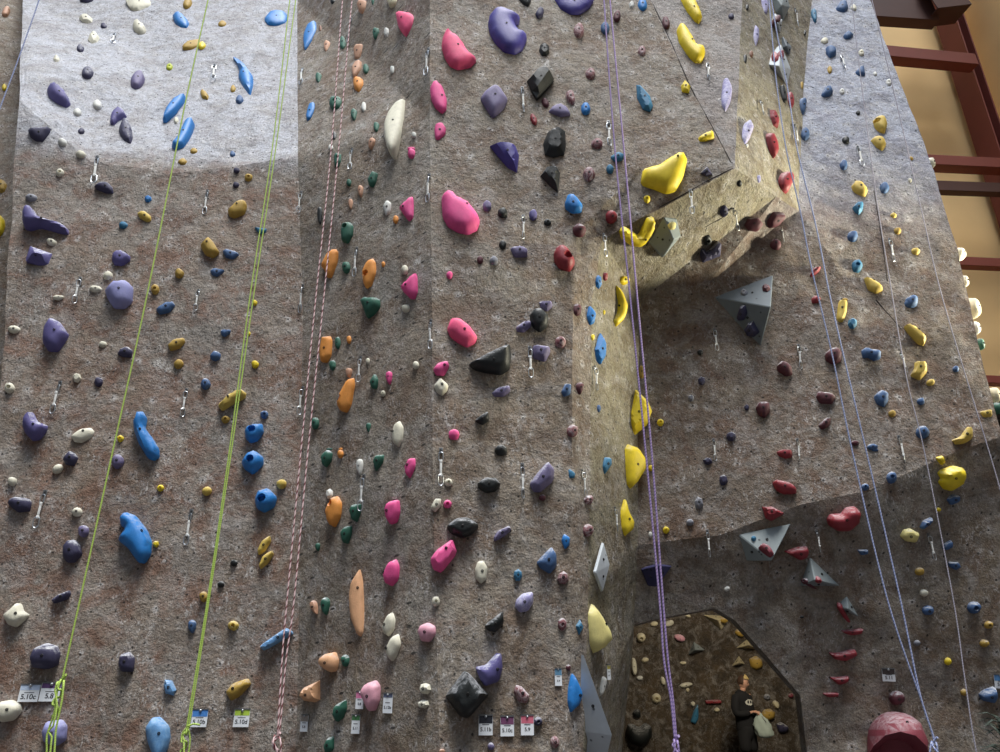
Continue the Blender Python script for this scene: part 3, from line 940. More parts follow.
960 122 46 64 0 S t
p b .45 f | 818,420 825,388 860,393 882,440 867,467 828,457 |
p C .45 B52,537 | -25,545 0,498 60,488 107,510 112,545 70,592 10,602 -20,585 | cream egg-shaped hold under a grade card
p l .45 | 208,650 230,598 310,586 337,620 332,690 280,722 218,702 | lilac hold behind the lime rope tail
p b .4 B805,655 | 725,630 760,578 800,573 847,620 852,680 837,740 800,805 765,772 738,700 | big light blue egg-shaped hold
@200 602
167 118 54 50 0 Z s
p b .45 b | 296,220 430,128 462,145 467,160 320,245 | light blue bar hold behind the candy-striped rope
p M .4 B170,432 | 128,450 160,408 240,380 257,410 200,472 153,495 | mustard tongue hold above a lime grade card
573 28 42 72 20 T t
628 20 50 84 0 G t
p C .4 B933,112 | 910,120 935,68 962,50 982,85 977,140 945,174 918,155 | white egg-shaped hold upper of a pair
p C .4 B945,230 | 928,230 960,173 995,158 1012,210 987,270 960,300 936,265 | white pear-shaped hold lower of a pair
p o .5 t.2 | 598,300 615,263 680,248 702,290 692,347 650,352 608,322 | pale orange chalked block hold upper of two
728 293 46 62 0 G o
p o .5 t.2 f | 503,470 520,428 602,390 607,490 570,502 518,492 | pale orange chalked block hold lower of two
p G .5 | 663,560 680,513 732,486 737,530 720,577 685,602 | dark green scalloped hold
p k .5 | 803,450 830,408 880,390 907,420 907,490 880,542 845,547 823,500 | pale pink lobed hold beside a grade card
p G .5 | 620,722 640,678 672,670 674,737 630,760 |
@400 602
p k .45 B140,150 | 92,150 105,115 140,102 178,120 182,160 150,200 105,195 | pale pink round hold
p D .5 t.4 | 423,115 515,43 520,105 480,152 438,142 | black half-moon hold with a chalked edge
p P .45 B483,338 | 376,325 430,313 480,256 507,258 514,330 495,397 425,422 398,380 | purple moon-shaped hold
p D .45 b t.1 B333,460 | 226,472 250,437 320,343 345,355 442,462 430,482 340,584 300,572 | big dark square diamond-set hold
127 432 62 62 0 C d
118 510 62 50 0 C d
p X .45 B610,455 | 568,450 580,413 610,423 650,470 632,507 593,502 | wine-marbled egg-shaped hold
812 112 46 66 0 X s
p A .4 f | 878,120 900,88 917,125 895,167 |
p J .4 B1000,110 t0 | 918,50 955,3 1000,70 1040,140 1052,190 1005,238 965,258 930,215 920,130 | big pale yellow beak-shaped hold
843 328 22 32 0 N o
p B .4 B887,465 | 833,500 838,440 860,353 885,390 912,460 897,512 850,557 | bright blue leaf-shaped hold beside a grey volume
690 597 44 46 0 I s
775 700 46 62 0 X o
455 722 34 42 0 L o
210 745 30 22 0 T o
@600 602
10 420 28 100 -12 W b
205 178 46 46 0 c s
345 108 50 30 20 C b
398 180 60 34 -20 k o
700 155 54 36 -20 M o
p M .35 b | 745,285 780,268 810,290 815,325 780,342 755,325 | mustard square hold beside the person
170 322 28 90 5 C b
198 380 34 24 0 W o
315 395 26 46 15 C o
430 415 66 26 10 C o
438 440 18 24 0 c o
282 482 48 52 0 c s
p R .6 b t0 | 525,490 605,488 608,508 527,510 | long red bar hold in the cave
585 540 30 24 0 c o
p A .35 | 450,600 470,540 490,508 494,580 478,612 | dusty teal wedge hold in the cave
465 510 24 26 0 C o
p M .4 B840,562 t0 | 803,565 820,538 850,533 877,552 872,582 840,596 810,588 | round mustard hold beside the held bag
p D .4 t0 | 128,650 140,610 165,610 195,628 230,605 258,625 262,670 235,712 200,726 150,705 | black heart-shaped hold
185 560 46 44 30 D t
835 475 34 30 0 V s
880 512 30 46 30 c o
955 468 28 26 0 r o
p I .4 | 880,610 905,600 945,625 935,650 895,655 |
440 70 30 16 -15 c o
415 305 34 18 0 c o
225 290 36 26 10 c o
270 110 40 26 10 c o
@800 602
10 75 22 14 0 D o
p R .5 t.4 | 200,140 240,138 318,133 308,160 260,168 225,158 |
p R .5 t.4 | 136,248 180,255 272,233 288,265 230,297 173,287 |
p R .5 t.4 | 143,373 190,375 242,368 242,400 195,417 |
p R .5 t.4 | 103,453 195,453 192,474 140,477 |
640 42 62 50 0 S o
870 28 72 62 0 S s
943 115 48 40 0 M s
922 207 50 40 0 M o
740 298 38 38 0 Y o
585 205 36 30 0 V o
820 452 38 34 0 M o
p S .5 t.5 | 893,462 920,440 975,423 987,470 972,507 910,492 | dusty blue overhung hold beside the spiky plant
485 480 80 72 0 N o
'''
run(DATA)
# ------------------------------------------------------------------ plywood-style volumes bolted to the wall
def volume(pts, faces, col, label, group=None, bury=.08, at=None):
    """pts: (px, py, height off the wall in metres); one plane per volume."""
    c = [sum(p[i] for p in pts)/len(pts) for i in (0, 1)]
    P, Nw = hit(*(at or c))
    view = (EYE-P).normalized(); Nb = (Nw*.8 + view*.2).normalized()
    vs = [on_plane(x, y, P + Nb*(h + .02), Nb) for x, y, h in pts]
    org = P.copy(); vs = [v-org for v in vs]
    bm = bmesh.new(); bv = [bm.verts.new(v) for v in vs]
    for f in faces: bm.faces.new([bv[i] for i in f])
    rim = [e for e in bm.edges if len(e.link_faces) == 1]
    r = bmesh.ops.extrude_edge_only(bm, edges=rim)
    for g in r['geom']:
        if isinstance(g, bmesh.types.BMVert): g.co -= Nb*bury
    es = [e for e in bm.edges if len(e.link_faces) == 2]
    bmesh.ops.bevel(bm, geom=es, offset=.008, segments=1, affect='EDGES')
    o = link('wall_volume', bm_mesh('wall_volume', bm, 20), M_VOL[col]); o.location = org
    tag(o, label, 'climbing volume', group)
    # bolts on two faces
    k = 0
    for f in faces[:2]:
        ctr = sum((vs[i] for i in f), Vector())/len(f)
        nn = (vs[f[1]]-vs[f[0]]).cross(vs[f[2]]-vs[f[0]]).normalized()
        if nn.dot(Nb) < 0: nn = -nn
        b = bpy.data.objects.new('bolt', bolt_mesh()); COL.objects.link(b); b.parent = o
        b.location = ctr + nn*.002; b.rotation_euler = nn.to_track_quat('Z', 'Y').to_euler()
    return o
def vol_mat(name, c, speck):
    m, nt, b = newmat(name)
    tc = nt.nodes.new('ShaderNodeTexCoord'); P = tc.outputs['Object']
    col = mixc(nt, noise_n(nt, P, 9, 5, .65), tuple(x*.72 for x in rgb(*c)[:3])+(1,), rgb(*c))
    vo = nt.nodes.new('ShaderNodeTexVoronoi'); vo.inputs['Scale'].default_value = 11; nt.links.new(P, vo.inputs['Vector'])
    col = mixc(nt, math_n(nt, 'MULTIPLY', ramp(nt, vo.outputs['Distance'], [(.1, 1), (.14, 0)]), .8), col, rgb(*speck))
    nt.links.new(col, b.inputs['Base Color']); b.inputs['Roughness'].default_value = .7
    return m
M_VOL = {'g': vol_mat('grey_painted_volume', (142, 152, 154), (50, 54, 56)), 'w': vol_mat('whitish_grey_volume', (200, 208, 214), (80, 86, 90)),
         'c': vol_mat('cream_painted_volume', (206, 194, 158), (90, 80, 60)), 'I': vol_mat('indigo_painted_volume', (54, 52, 92), (20, 20, 30)),
         's': vol_mat('slate_grey_volume', (112, 122, 130), (40, 44, 48))}
VOLS = [
 ([(664, 217, 0), (649, 242, 0), (663, 258, 0), (674, 240, .16), (681, 236, 0), (677, 219, 0)], [(0, 1, 2, 3), (0, 3, 4, 5), (3, 2, 4)], 'g', 'grey diamond-faced volume on the pale overhang band'),
 ([(714, 297, 0), (773, 275, 0), (771, 307, .3), (760, 349, 0)], [(0, 2, 1), (0, 3, 2), (3, 1, 2)], 's', 'biggest grey triangular volume with two dark holds on its lower face'),
 ([(738, 534, 0), (791, 524, 0), (772, 561, .2), (747, 561, 0)], [(0, 2, 1), (0, 3, 2)], 'g', 'grey triangular volume under the red wedge hold'),
 ([(810, 557, 0), (840, 586, 0), (801, 586, 0), (815, 580, .16)], [(0, 3, 1), (1, 3, 2), (2, 3, 0)], 'g', 'grey-green triangular volume below the red kidney hold'),
 ([(847, 596, 0), (859, 617, 0), (836, 607, 0), (848, 609, .1)], [(0, 3, 1), (1, 3, 2), (2, 3, 0)], 'g', 'small grey volume tip above the thin red ledges'),
 ([(603.7, 542, 0), (610, 565, 0), (595.5, 572, .1), (603, 592, 0)], [(0, 2, 1), (1, 2, 3)], 'w', 'whitish pointed volume on the pillar corner'),
 ([(584, 654, 0), (613, 735, .25), (604, 770, .1), (583, 800, 0), (583, 730, 0)], [(0, 4, 1), (4, 3, 2, 1)], 'w', 'tall pale grey sail-shaped volume at the pillar foot'),
 ([(641, 569, 0), (658, 565, .12), (672, 566, 0), (657, 587, .1), (648, 586, 0)], [(0, 4, 3, 1), (1, 3, 2)], 'I', 'dark indigo volume under the crease beside the purple rope'),
 ([(772, -8, 0), (786, -8, 0), (790, 7, 0), (783, 22, 0), (774, 14, 0), (782, 5, .15)], [(0, 5, 1), (1, 5, 2), (2, 5, 3), (3, 5, 4), (4, 5, 0)], 'g', 'grey volume at the top edge of the yellowish flank'),
 ([(775, 13, 0), (783, 20, 0), (780, 33, 0), (771, 25, 0), (778, 23, .12)], [(0, 4, 1), (1, 4, 2), (2, 4, 3), (3, 4, 0)], 'w', 'small whitish volume holding one dark red hold'),
 ([(783, 36, 0), (792, 47, 0), (789, 56, 0), (782, 48, 0), (787, 46, .08)], [(0, 4, 1), (1, 4, 2), (2, 4, 3), (3, 4, 0)], 's', 'small slate volume just above the whitish kite volume'),
 ([(781, 44, 0), (791, 69, 0), (787, 88, 0), (764, 64, 0), (779, 66, .2)], [(0, 4, 1), (1, 4, 2), (2, 4, 3), (3, 4, 0)], 'w', 'whitish kite-shaped volume with a red hold on top'),
 ([(704, 615, 0), (726, 616, 0), (728, 621, 0), (721, 630, 0), (718, 620, .2)], [(0, 4, 1), (1, 4, 2), (2, 4, 3), (3, 4, 0)], 'c', 'cream triangular volume at the cave mouth top'),
 ([(736, 648, 0), (748, 639, 0), (758, 649, 0), (749, 645, .25)], [(0, 3, 1), (1, 3, 2), (2, 3, 0)], 'c', 'cream pyramid volume above the mustard square hold'),
 ([(732, 666, 0), (739, 656, 0), (745, 664, 0), (739, 663, .2)], [(0, 3, 1), (1, 3, 2), (2, 3, 0)], 'c', 'small cream pyramid volume beside the mustard square hold'),
 ([(688, 655, 0), (694, 642, 0), (705, 650, 0), (695, 650, .25)], [(0, 3, 1), (1, 3, 2), (2, 3, 0)], 'g', 'grey pyramid volume in the middle of the cave wall'),
]
for v in VOLS:
    o = volume(*v, bury=.025 if 'pillar' in v[3] else .08)
# the volumes carry small holds of their own: rebuild the ray targets with the volumes in them
bpy.context.view_layer.update()
for o in list(COL.objects):
    if o.name.startswith('wall_volume'):
        off = len(FINE_V); co = [o.matrix_world @ v.co for v in o.data.vertices]
        FINE_V += co; fs = [tuple(i+off for i in p.vertices) for p in o.data.polygons]; FINE_F += fs
        off = len(COARSE_V); COARSE_V += co; COARSE_F += [tuple(i+off for i in p.vertices) for p in o.data.polygons]
BV_C = BVHTree.FromPolygons(COARSE_V, COARSE_F); BV_F = BVHTree.FromPolygons(FINE_V, FINE_F)
DATA2 = '''
@600 150
p J .5 | 340,370 360,355 382,372 375,395 350,398 | pale yellow knob on the grey diamond-faced volume
830 690 44 36 0 N d
720 712 36 28 0 V s
@600 300
p I .5 | 682,90 700,30 728,25 737,65 720,100 692,104 | dark indigo hold upper of two on the big grey volume
p I .5 f | 720,150 740,115 765,105 798,160 770,184 735,180 | dark indigo hold lower of two on the big grey volume
@600 450
768 442 26 26 0 A o
p r .45 | 790,490 810,468 850,485 872,520 850,536 812,510 | rosy red hold on the grey triangular volume
@800 450
25 655 40 30 0 N s
92 652 34 30 0 R s
@800 602
198 22 30 38 20 R o
@600 0
886 95 38 34 10 N o
875 285 44 46 -20 R d
905 275 34 50 10 r d
@600 602
618 92 36 30 0 M o
'''
run(DATA2)
def jug():
    # the great rosy jug at the foot of the right-hand bay, with its dark scooped mouth
    pts = [(868, 760), (868, 740), (870, 726), (880, 715), (891, 711), (908, 713.5), (920, 722), (928, 740), (929, 760), (925, 790), (898, 800), (872, 790)]
    return build_hold(898, 752, smooth_loop(pts), 'r', .62, 'r', .3, (898, 760, 23), 'huge rosy red jug with a scooped mouth', bolt=(900, 722), w8=.5)
jug()
# ------------------------------------------------------------------ labels for the holds
def size_word(s): return 'tiny' if s < 7 else 'small' if s < 11 else 'medium' if s < 18 else 'large' if s < 28 else 'very large'
SW = {'o': 'rounded', 's': 'pocketed', 'd': 'chunky', 't': 'tapered', 'b': 'boxy', '': 'shaped'}
LM = [r for r in HOLDS if r['phrase']]
assert len({r['phrase'] for r in LM}) == len(LM), 'landmark phrases repeat'
def where(dx, dy):
    ax, ay = abs(dx), abs(dy)
    if ax > 2.2*ay: return 'left of' if dx < 0 else 'right of'
    if ay > 2.2*ax: return 'above' if dy < 0 else 'below'
    return ('above-left of' if dx < 0 else 'above-right of') if dy < 0 else ('below-left of' if dx < 0 else 'below-right of')
seen = set(); ORD = ['', 'second ', 'third ', 'fourth ', 'fifth ', 'sixth ', 'seventh ']
HOLDS.sort(key=lambda r: -r['size'])
def short(ph):
    w = ph.split(); return ' '.join(w[:9])
for r in HOLDS:
    word = HC[r['col']][1]
    if r['phrase']:
        lab = r['phrase'] + ('' if len(r['phrase'].split()) >= 5 else ' bolted to the brown wall')
        r['o']['label'] = lab; seen.add(lab)
    else:
        asp = r['w']/max(1, r['h']); sh = SW[r['shape']]
        if r['shape'] == '': sh = 'wide' if asp > 1.35 else 'upright' if asp < .75 else 'blocky'
        elif r['shape'] == 'o': sh = 'flat oval' if asp > 1.3 else 'upright oval' if asp < .72 else 'round'
        near = sorted(LM, key=lambda q: (q['x']-r['x'])**2 + (q['y']-r['y'])**2)[:6]
        done = False
        for o_ in range(7):
            for q in near[:1 if o_ == 0 else 3]:
                lab = f"{size_word(r['size'])} {word} {sh} {'hold' if r['kind'] == 'climbing_hold' else 'foothold'} {where(r['x']-q['x'], r['y']-q['y'])} the {q['phrase']}"
                key = lab
                if len(lab.split()) > 16: lab = lab.replace(sh+' ', '', 1)
                if len(lab.split()) > 16: lab = ' '.join(lab.split()[:16])
                while lab.split()[-1] in ('of', 'the', 'a', 'on', 'by', 'in', 'under', 'above', 'below', 'beside', 'over', 'two', 'with', 'at', 'down', 'edge', 'an', 'picture') and len(lab.split()) > 10: lab = ' '.join(lab.split()[:-1])
                if lab not in seen: done = True; break
            if done: break
        if not done:
            lab = ORD[1] + lab; lab = ' '.join(lab.split()[:16])
        seen.add(lab); r['o']['label'] = lab
    r['o']['category'] = 'climbing hold'
    r['o']['group'] = {'P': 'purple', 'U': 'purple', 'I': 'indigo', 'L': 'slate purple', 'l': 'purple', 'Q': 'lilac', 'b': 'blue', 'k': 'pink', 'H': 'pink', 'o': 'orange', 'J': 'yellow', 'Z': 'mustard', 'r': 'red'}.get(r['col'], word) + (' climbing holds' if r['kind'] == 'climbing_hold' else ' footholds')
# ------------------------------------------------------------------ quickdraws
def quickdraw_meshes():
    bm = bmesh.new()       # hanger plate with its bolt head
    add_box(bm, Vector((0, -.006, -.012)), .034, .006, .056, None, .002)
    bmesh.ops.create_cone(bm, cap_ends=True, segments=6, radius1=.011, radius2=.010, depth=.012, matrix=Matrix.Translation((0, -.014, .004)) @ Matrix.Rotation(math.pi/2, 4, 'X'))
    ring_tube(bm, [Vector((math.cos(a)*.014, -.012+math.sin(a)*.01, -.036+math.sin(a)*.004)) for a in [k*math.pi/6 for k in range(12)]], .004)
    hanger = bm_mesh('hanger', bm, 30); hanger.materials.append(M_DSTEEL)
    def biner(h, w, name, mat, gate):
        bm = bmesh.new(); pts = []
        for k in range(20):
            a = 2*math.pi*k/20; x = math.cos(a)*w/2*(1.0 if math.sin(a) > 0 else .8); z = math.sin(a)*h/2
            pts.append(Vector((max(-w*.44, min(w*.44, x*1.25)), 0, z)))
        ring_tube(bm, pts, .0045)
        if gate: tube(bm, [Vector((w*.44, 0, -h*.24)), Vector((w*.36, -.004, h*.26))], .004, 6)
        me = bm_mesh(name, bm, 40); me.materials.append(mat); return me
    top = biner(.085, .045, 'carabiner', M_STEEL, True)
    bot = biner(.095, .052, 'carabiner', M_STEEL, True)
    bm = bmesh.new(); add_box(bm, Vector((0, 0, 0)), .02, .012, .145, None, .004)
    add_box(bm, Vector((0, 0, .06)), .024, .016, .028, None, .004); add_box(bm, Vector((0, 0, -.06)), .024, .016, .028, None, .004)
    sling = bm_mesh('sling', bm, 30); sling.materials.append(M_SLING)
    return hanger, top, sling, bot
QM = quickdraw_meshes()
def part(name, me, parent, loc, rot=(0, 0, 0)):
    o = bpy.data.objects.new(name, me); COL.objects.link(o); o.parent = parent; o.location = loc; o.rotation_euler = rot; return o
DRAWS = [
 # x0,y0 (bolt) -> x1,y1 (lower carabiner), label
 (115, 35, 111, 61, 'quickdraw on the bright slab above the purple egg-sized holds'),
 (98, 158, 94, 185, 'quickdraw hanging over the dark indigo wedge hold on its own'),
 (81, 279, 75, 305, 'quickdraw below-left of the big lilac rounded hold'),
 (61, 383, 53, 415, 'quickdraw above the purple comma-shaped hold'),
 (187, 390, 184, 418, 'quickdraw beside the bright blue curved finger hold'),
 (46, 492, 36, 529, 'quickdraw beside the dark indigo ledge hold'),
 (192, 511, 187, 546, 'quickdraw right of the biggest bright blue shell-shaped hold'),
 (215, 66, 213, 90, 'quickdraw left of the blue blade-shaped hold'),
 (208, 192, 206, 216, 'quickdraw above the mustard rounded hold lower of two'),
 (199, 291, 196, 312, 'quickdraw below the mustard rounded hold lower of two'),
 (303, 70, 302, 93, 'dark quickdraw in the corner above the small blue hold'),
 (352, 20, 350, 44, 'dark quickdraw behind the top of the candy-striped rope'),
 (353, 150, 352, 171, 'quickdraw behind the candy-striped rope above a green jug'),
 (302.5, 193, 301, 214, 'quickdraw in the corner above the candy rope crossing'),
 (304, 286, 303, 314, 'quickdraw in the corner left of the orange oval hold'),
 (358, 249, 357, 278, 'quickdraw between the two orange oval holds'),
 (362, 358, 361, 383, 'quickdraw above-right of the long orange pocketed hold'),
 (304, 388, 302, 416, 'quickdraw in the corner left of the long orange hold'),
 (365, 476, 363, 512, 'quickdraw beside the orange drop hold'),
 (429.5, 50, 428, 77, 'quickdraw on the ridge left of the big hot pink half-moon hold'),
 (522, 89, 523.5, 114, 'quickdraw right of the slate purple rounded-square hold'),
 (430, 176, 430, 204, 'quickdraw on the ridge left of the big pink kidney hold'),
 (523, 217, 523, 241, 'quickdraw below the black triangular wedge hold'),
 (432, 321, 434, 350, 'quickdraw on the ridge left of the hot pink rounded oval hold'),
 (529.5, 348, 531, 379, 'quickdraw beside the slate purple boxy hold'),
 (593.5, 367, 593, 391, 'quickdraw on the pillar edge below the blue teardrop hold'),
 (441, 450, 441, 487, 'quickdraw on the ridge above small cream footholds'),
 (522, 465, 522.5, 500, 'quickdraw beside the slate purple shield hold'),
 (581, 471, 583.5, 498, 'quickdraw on the pillar edge above a wine-marbled hold'),
 (608, 123, 609, 148, 'quickdraw behind the top of the purple rope'),
 (707, 65, 708, 82, 'quickdraw right of the yellow boot-shaped hold'),
 (759, 102, 761, 117, 'quickdraw above the red thumb-shaped knob'),
 (793, 126, 795, 148, 'quickdraw behind the lavender rope'),
 (690, 191, 691, 216, 'quickdraw hanging at the upper rim of the overhang band'),
 (732, 209, 736, 232, 'quickdraw hanging at the lower rim of the overhang band'),
 (603, 235, 604, 258, 'quickdraw on the pillar left of the yellow boomerang hold'),
 (781, 231, 783, 243, 'quickdraw below the maroon disc hold'),
 (794, 10, 795, 28, 'quickdraw at the top of the yellowish flank'),
 (714, 330, 717, 352, 'quickdraw below-left of the biggest grey volume'),
 (798, 346, 799, 370, 'quickdraw right of a maroon hold in the bay'),
 (713, 440, 715, 462, 'quickdraw above chunky indigo footholds in the bay'),
 (613, 508, 614, 532, 'quickdraw left of the lowest yellow drop-shaped hold'),
 (707, 531, 709, 558, 'quickdraw hanging from the crease above the cave'),
 (841, 57, 844, 70, 'quickdraw high on the bluish slab'),
 (857, 148, 862, 168, 'quickdraw in the middle of the bluish slab'),
 (889, 240, 893, 263, 'quickdraw beside the thin grey rope high up'),
 (900, 354, 906, 374, 'quickdraw behind the thin grey rope'),
 (898, 437, 904, 464, 'quickdraw below the mustard round foothold on the right slab'),
 (816, 531, 819, 553, 'quickdraw below the red kidney hold'),
 (927, 534, 933, 561, 'quickdraw beside the pale yellow rounded block hold'),
 (797, 440, 799, 463, 'quickdraw beside a small red ledge hold in the middle of the bay'),
]
for x0, y0, x1, y1, lab in DRAWS:
    P, Nw = hit(x0, y0)
    if P is None: print('draw miss', x0, y0); continue
    # hang plumb from the bolt; the length follows from the far end
    depth = (P-EYE).dot(Vector((0, CP, SP)))
    top = P + Nw*.01
    d1 = ray(x1, y1)
    tl = (Vector((top.x, top.y, 0))-Vector((EYE.x, EYE.y, 0))).length/math.hypot(d1.x, d1.y)
    end = EYE + d1*tl
    L = max(.13, min(.42, (top-end).length)); s = L/.33
    root = empty('quickdraw', top)
    ax = (top-end).normalized() if (top-end).length > .02 else Vector((0, 0, 1))
    ax = (ax*.6 + Vector((0, 0, 1))*.4).normalized()
    if Nw.z > .04:
        e2_ = hit(x1, y1)[0]; ax = (top - e2_).normalized(); L = min(.45, (top-e2_).length); s = L/.33
    y = -(Nw - ax*Nw.dot(ax)).normalized(); x = y.cross(ax)
    R = Matrix((x, y, ax)).transposed().to_4x4()
    root.matrix_world = Matrix.Translation(top) @ R @ Matrix.Diagonal((s, .9, s, 1))
    rz = random.uniform(-.9, .9)
    part('hanger', QM[0], root, (0, 0, 0)); part('carabiner', QM[1], root, (0, -.025, -.072), (0, 0, rz))
    part('sling', QM[2], root, (0, -.03, -.172)); part('carabiner', QM[3], root, (0, -.034, -.278), (0, 0, rz*.8 + .5))
    tag(root, lab, 'quickdraw', 'steel and nylon quickdraws on the wall')
# ------------------------------------------------------------------ ropes
def rope_mat(name, a, b_, scale, w=.5):
    m, nt, b = newmat(name)
    uv = nt.nodes.new('ShaderNodeUVMap'); uv.uv_map = 'UVMap'
    sp = nt.nodes.new('ShaderNodeSeparateXYZ'); nt.links.new(uv.outputs[0], sp.inputs[0])
    t = math_n(nt, 'FRACT', math_n(nt, 'ADD', math_n(nt, 'MULTIPLY', sp.outputs[1], scale), sp.outputs[0]), 0)
    st = math_n(nt, 'GREATER_THAN', t, w)
    nt.links.new(mixc(nt, st, rgb(*a), rgb(*b_)), b.inputs['Base Color']); b.inputs['Roughness'].default_value = .75
    return m
def rope_tube(name, pts, rad, mat, parent=None, n=8):
    # resample
    fine = []
    for i in range(len(pts)-1):
        p_1, p0_, p1_, p2_ = pts[max(0, i-1)], pts[i], pts[i+1], pts[min(len(pts)-1, i+2)]
        k = max(2, min(24, int((p1_-p0_).length/.05)))
        for j in range(k):
            t = j/k
            fine.append(.5*((2*p0_) + (p1_-p_1)*t + (2*p_1-5*p0_+4*p1_-p2_)*t*t + (3*p0_-p_1-3*p1_+p2_)*t**3))
    fine.append(pts[-1])
    bm = bmesh.new(); uvl = bm.loops.layers.uv.new('UVMap'); rings = []; s = 0; S = []
    for i, p in enumerate(fine):
        if i: s += (p-fine[i-1]).length
        S.append(s)
        t = (fine[min(len(fine)-1, i+1)]-fine[max(0, i-1)]).normalized()
        a = t.cross(Vector((0, 1, 0)))
        if a.length < .1: a = t.cross(Vector((1, 0, 0)))
        a.normalize(); b = a.cross(t)
        rings.append([bm.verts.new(p + a*(math.cos(k*2*math.pi/n)*rad) + b*(math.sin(k*2*math.pi/n)*rad)) for k in range(n)])
    for i in range(len(rings)-1):
        for k in range(n):
            f = bm.faces.new((rings[i][k], rings[i][(k+1) % n], rings[i+1][(k+1) % n], rings[i+1][k])); f.smooth = True
            for l, (u, v) in zip(f.loops, ((k/n, S[i]), ((k+1)/n, S[i]), ((k+1)/n, S[i+1]), (k/n, S[i+1]))): l[uvl].uv = (u, v)
    bm.faces.new(rings[0][::-1]); bm.faces.new(rings[-1])
    bmesh.ops.recalc_face_normals(bm, faces=bm.faces[:])
    me = bpy.data.meshes.new(name); bm.to_mesh(me); bm.free()
    return link(name, me, mat, parent)
def knot_pts(c, r, turns=2.5, drop=.02):
    return [c + Vector((math.cos(a)*r, math.sin(a)*r*.8 - .01, r*.9 - drop*a + .35*r*math.sin(2.3*a))) for a in [k*math.pi/5 for k in range(int(10*turns))]]
def rope(name, label, mat, Y, strands, rad=.0065, knot=None, tails=(), top=None):
    """strands: lists of (px, py); the rope hangs in the plane at distance Y."""
    root = empty(name, node(*strands[0][-1], Y)); org = root.location.copy()
    for st in strands:
        pts = [node(x, y, Y) - org for x, y in st]
        if knot: pts.append(node(knot[0], knot[1], Y) - org)
        else: pts.append(Vector((pts[-1].x, pts[-1].y, .01 - org.z)))
        rope_tube('strand', pts, rad, mat, root)
    if knot:
        c = node(knot[0], knot[1], Y) - org
        rope_tube('knot', knot_pts(c, knot[2]), rad*1.25, mat, root)
    for i, tl in enumerate(tails):
        pts = [node(x, y, Y-dy) - org for x, y, dy in tl]
        if tl[-1][1] > 752: pts.append(Vector((pts[-1].x + .01, pts[-1].y, .01 - org.z)))
        rope_tube('tail', pts, rad, mat, root)
    tag(root, label, 'climbing rope')
    return root
R_LIME = rope_mat('lime_rope_sheath', (178, 202, 98), (138, 174, 72), 60, .7)
R_CANDY = rope_mat('candy_striped_rope_sheath', (226, 196, 196), (118, 62, 66), 14, .62)
R_PURP = rope_mat('purple_rope_sheath', (162, 142, 184), (124, 104, 156), 40, .6)
R_LAV = rope_mat('lavender_blue_rope_sheath', (164, 172, 202), (120, 132, 176), 40, .6)
R_GREY = rope_mat('thin_grey_rope_sheath', (176, 172, 184), (140, 136, 150), 50, .6)
rope('climbing_rope', 'single lime green rope ending in a knot and tails beside two grade cards', R_LIME, 6.3,
     [[(221, -60), (208, 0), (187, 95), (176, 150), (146, 300), (113, 450), (80, 600), (63, 676)]], .0074, (62.5, 678, .026),
     [[(61, 679, .02), (57, 692, .03), (54, 715, .03), (47, 735, .02), (44, 775, .03)], [(64, 680, .03), (62, 700, .04), (56, 730, .04), (51, 775, .04)],
      [(58, 683, .05), (55, 690, .05), (57, 705, .05), (53, 726, .06), (48, 732, .06), (50, 755, .05)]])
rope('climbing_rope', 'doubled lime green rope knotted beside a blue grade card', R_LIME, 6.3,
     [[(296, -60), (287.5, 20), (272, 150), (249.5, 300), (229.5, 450), (207.5, 600), (187, 726)], [(304, -60), (293, 20), (275.5, 150), (253, 300), (231.5, 450), (209, 600), (189, 726)]], .0065, (187, 728, .02),
     [[(188, 727, .03), (183, 732, .03), (181, 742, .03), (184, 760, .03)], [(188, 729, .03), (190, 738, .03), (187, 765, .03)], [(186, 727, .05), (193, 724, .05), (200, 725, .05)]])
rope('climbing_rope', 'pink and white candy-striped rope hanging in the inside corner', R_CANDY, 6.1,
     [[(349, -60), (342.5, 0), (331, 150), (315.5, 300), (301, 450), (287, 600), (282, 660), (278, 728)], [(360, -60), (352, 0), (338.5, 150), (323.5, 300), (308, 450), (294, 600), (286, 660), (280, 728)]], .0065, (277, 736, .024),
     [[(275, 735, .02), (273, 742, .04), (277, 751, .03), (276, 775, .02)], [(279, 737, .03), (281, 745, .04), (279, 770, .03)]])
rope('climbing_rope', 'doubled purple rope running down past the yellow corner holds to the cave', R_PURP, 5.75,
     [[(600.5, -60), (604, 0), (615, 150), (630.5, 300), (645.5, 450), (659.5, 600), (664, 660), (671, 700), (674.5, 736)], [(606, -60), (610, 0), (624, 150), (637.5, 300), (651.5, 450), (663, 600), (668, 660), (673, 700), (676, 736)]], .008, (675.5, 739, .022),
     [[(674, 739, .02), (675, 750, .03), (674, 775, .02)], [(677, 740, .02), (679, 752, .03), (679, 775, .02)]])
rope('climbing_rope', 'doubled lavender blue rope down the right bay to a knot beside the huge red jug', R_LAV, 6.0,
     [[(762, -60), (769.5, 6), (776, 78), (786, 148), (800, 210), (812, 270), (832, 354), (852, 450), (887, 598), (922, 702), (933, 736)], [(764, -60), (773, 10), (787.5, 88), (797, 148), (816, 226), (833, 310), (866, 450), (900, 598), (920, 694), (933.5, 736)]], .0065, (934, 741, .026),
     [[(932, 741, .03), (930, 752, .03), (932, 780, .02)], [(936, 742, .03), (938, 755, .03), (936, 780, .02)]])
rope('climbing_rope', 'thin grey rope crossing the pale mustard holds on the right slab', R_GREY, 6.35,
     [[(846, -60), (855, 30), (874, 180), (893, 300), (907, 380), (924, 450), (953, 598), (965, 680), (978, 760)]], .0048)
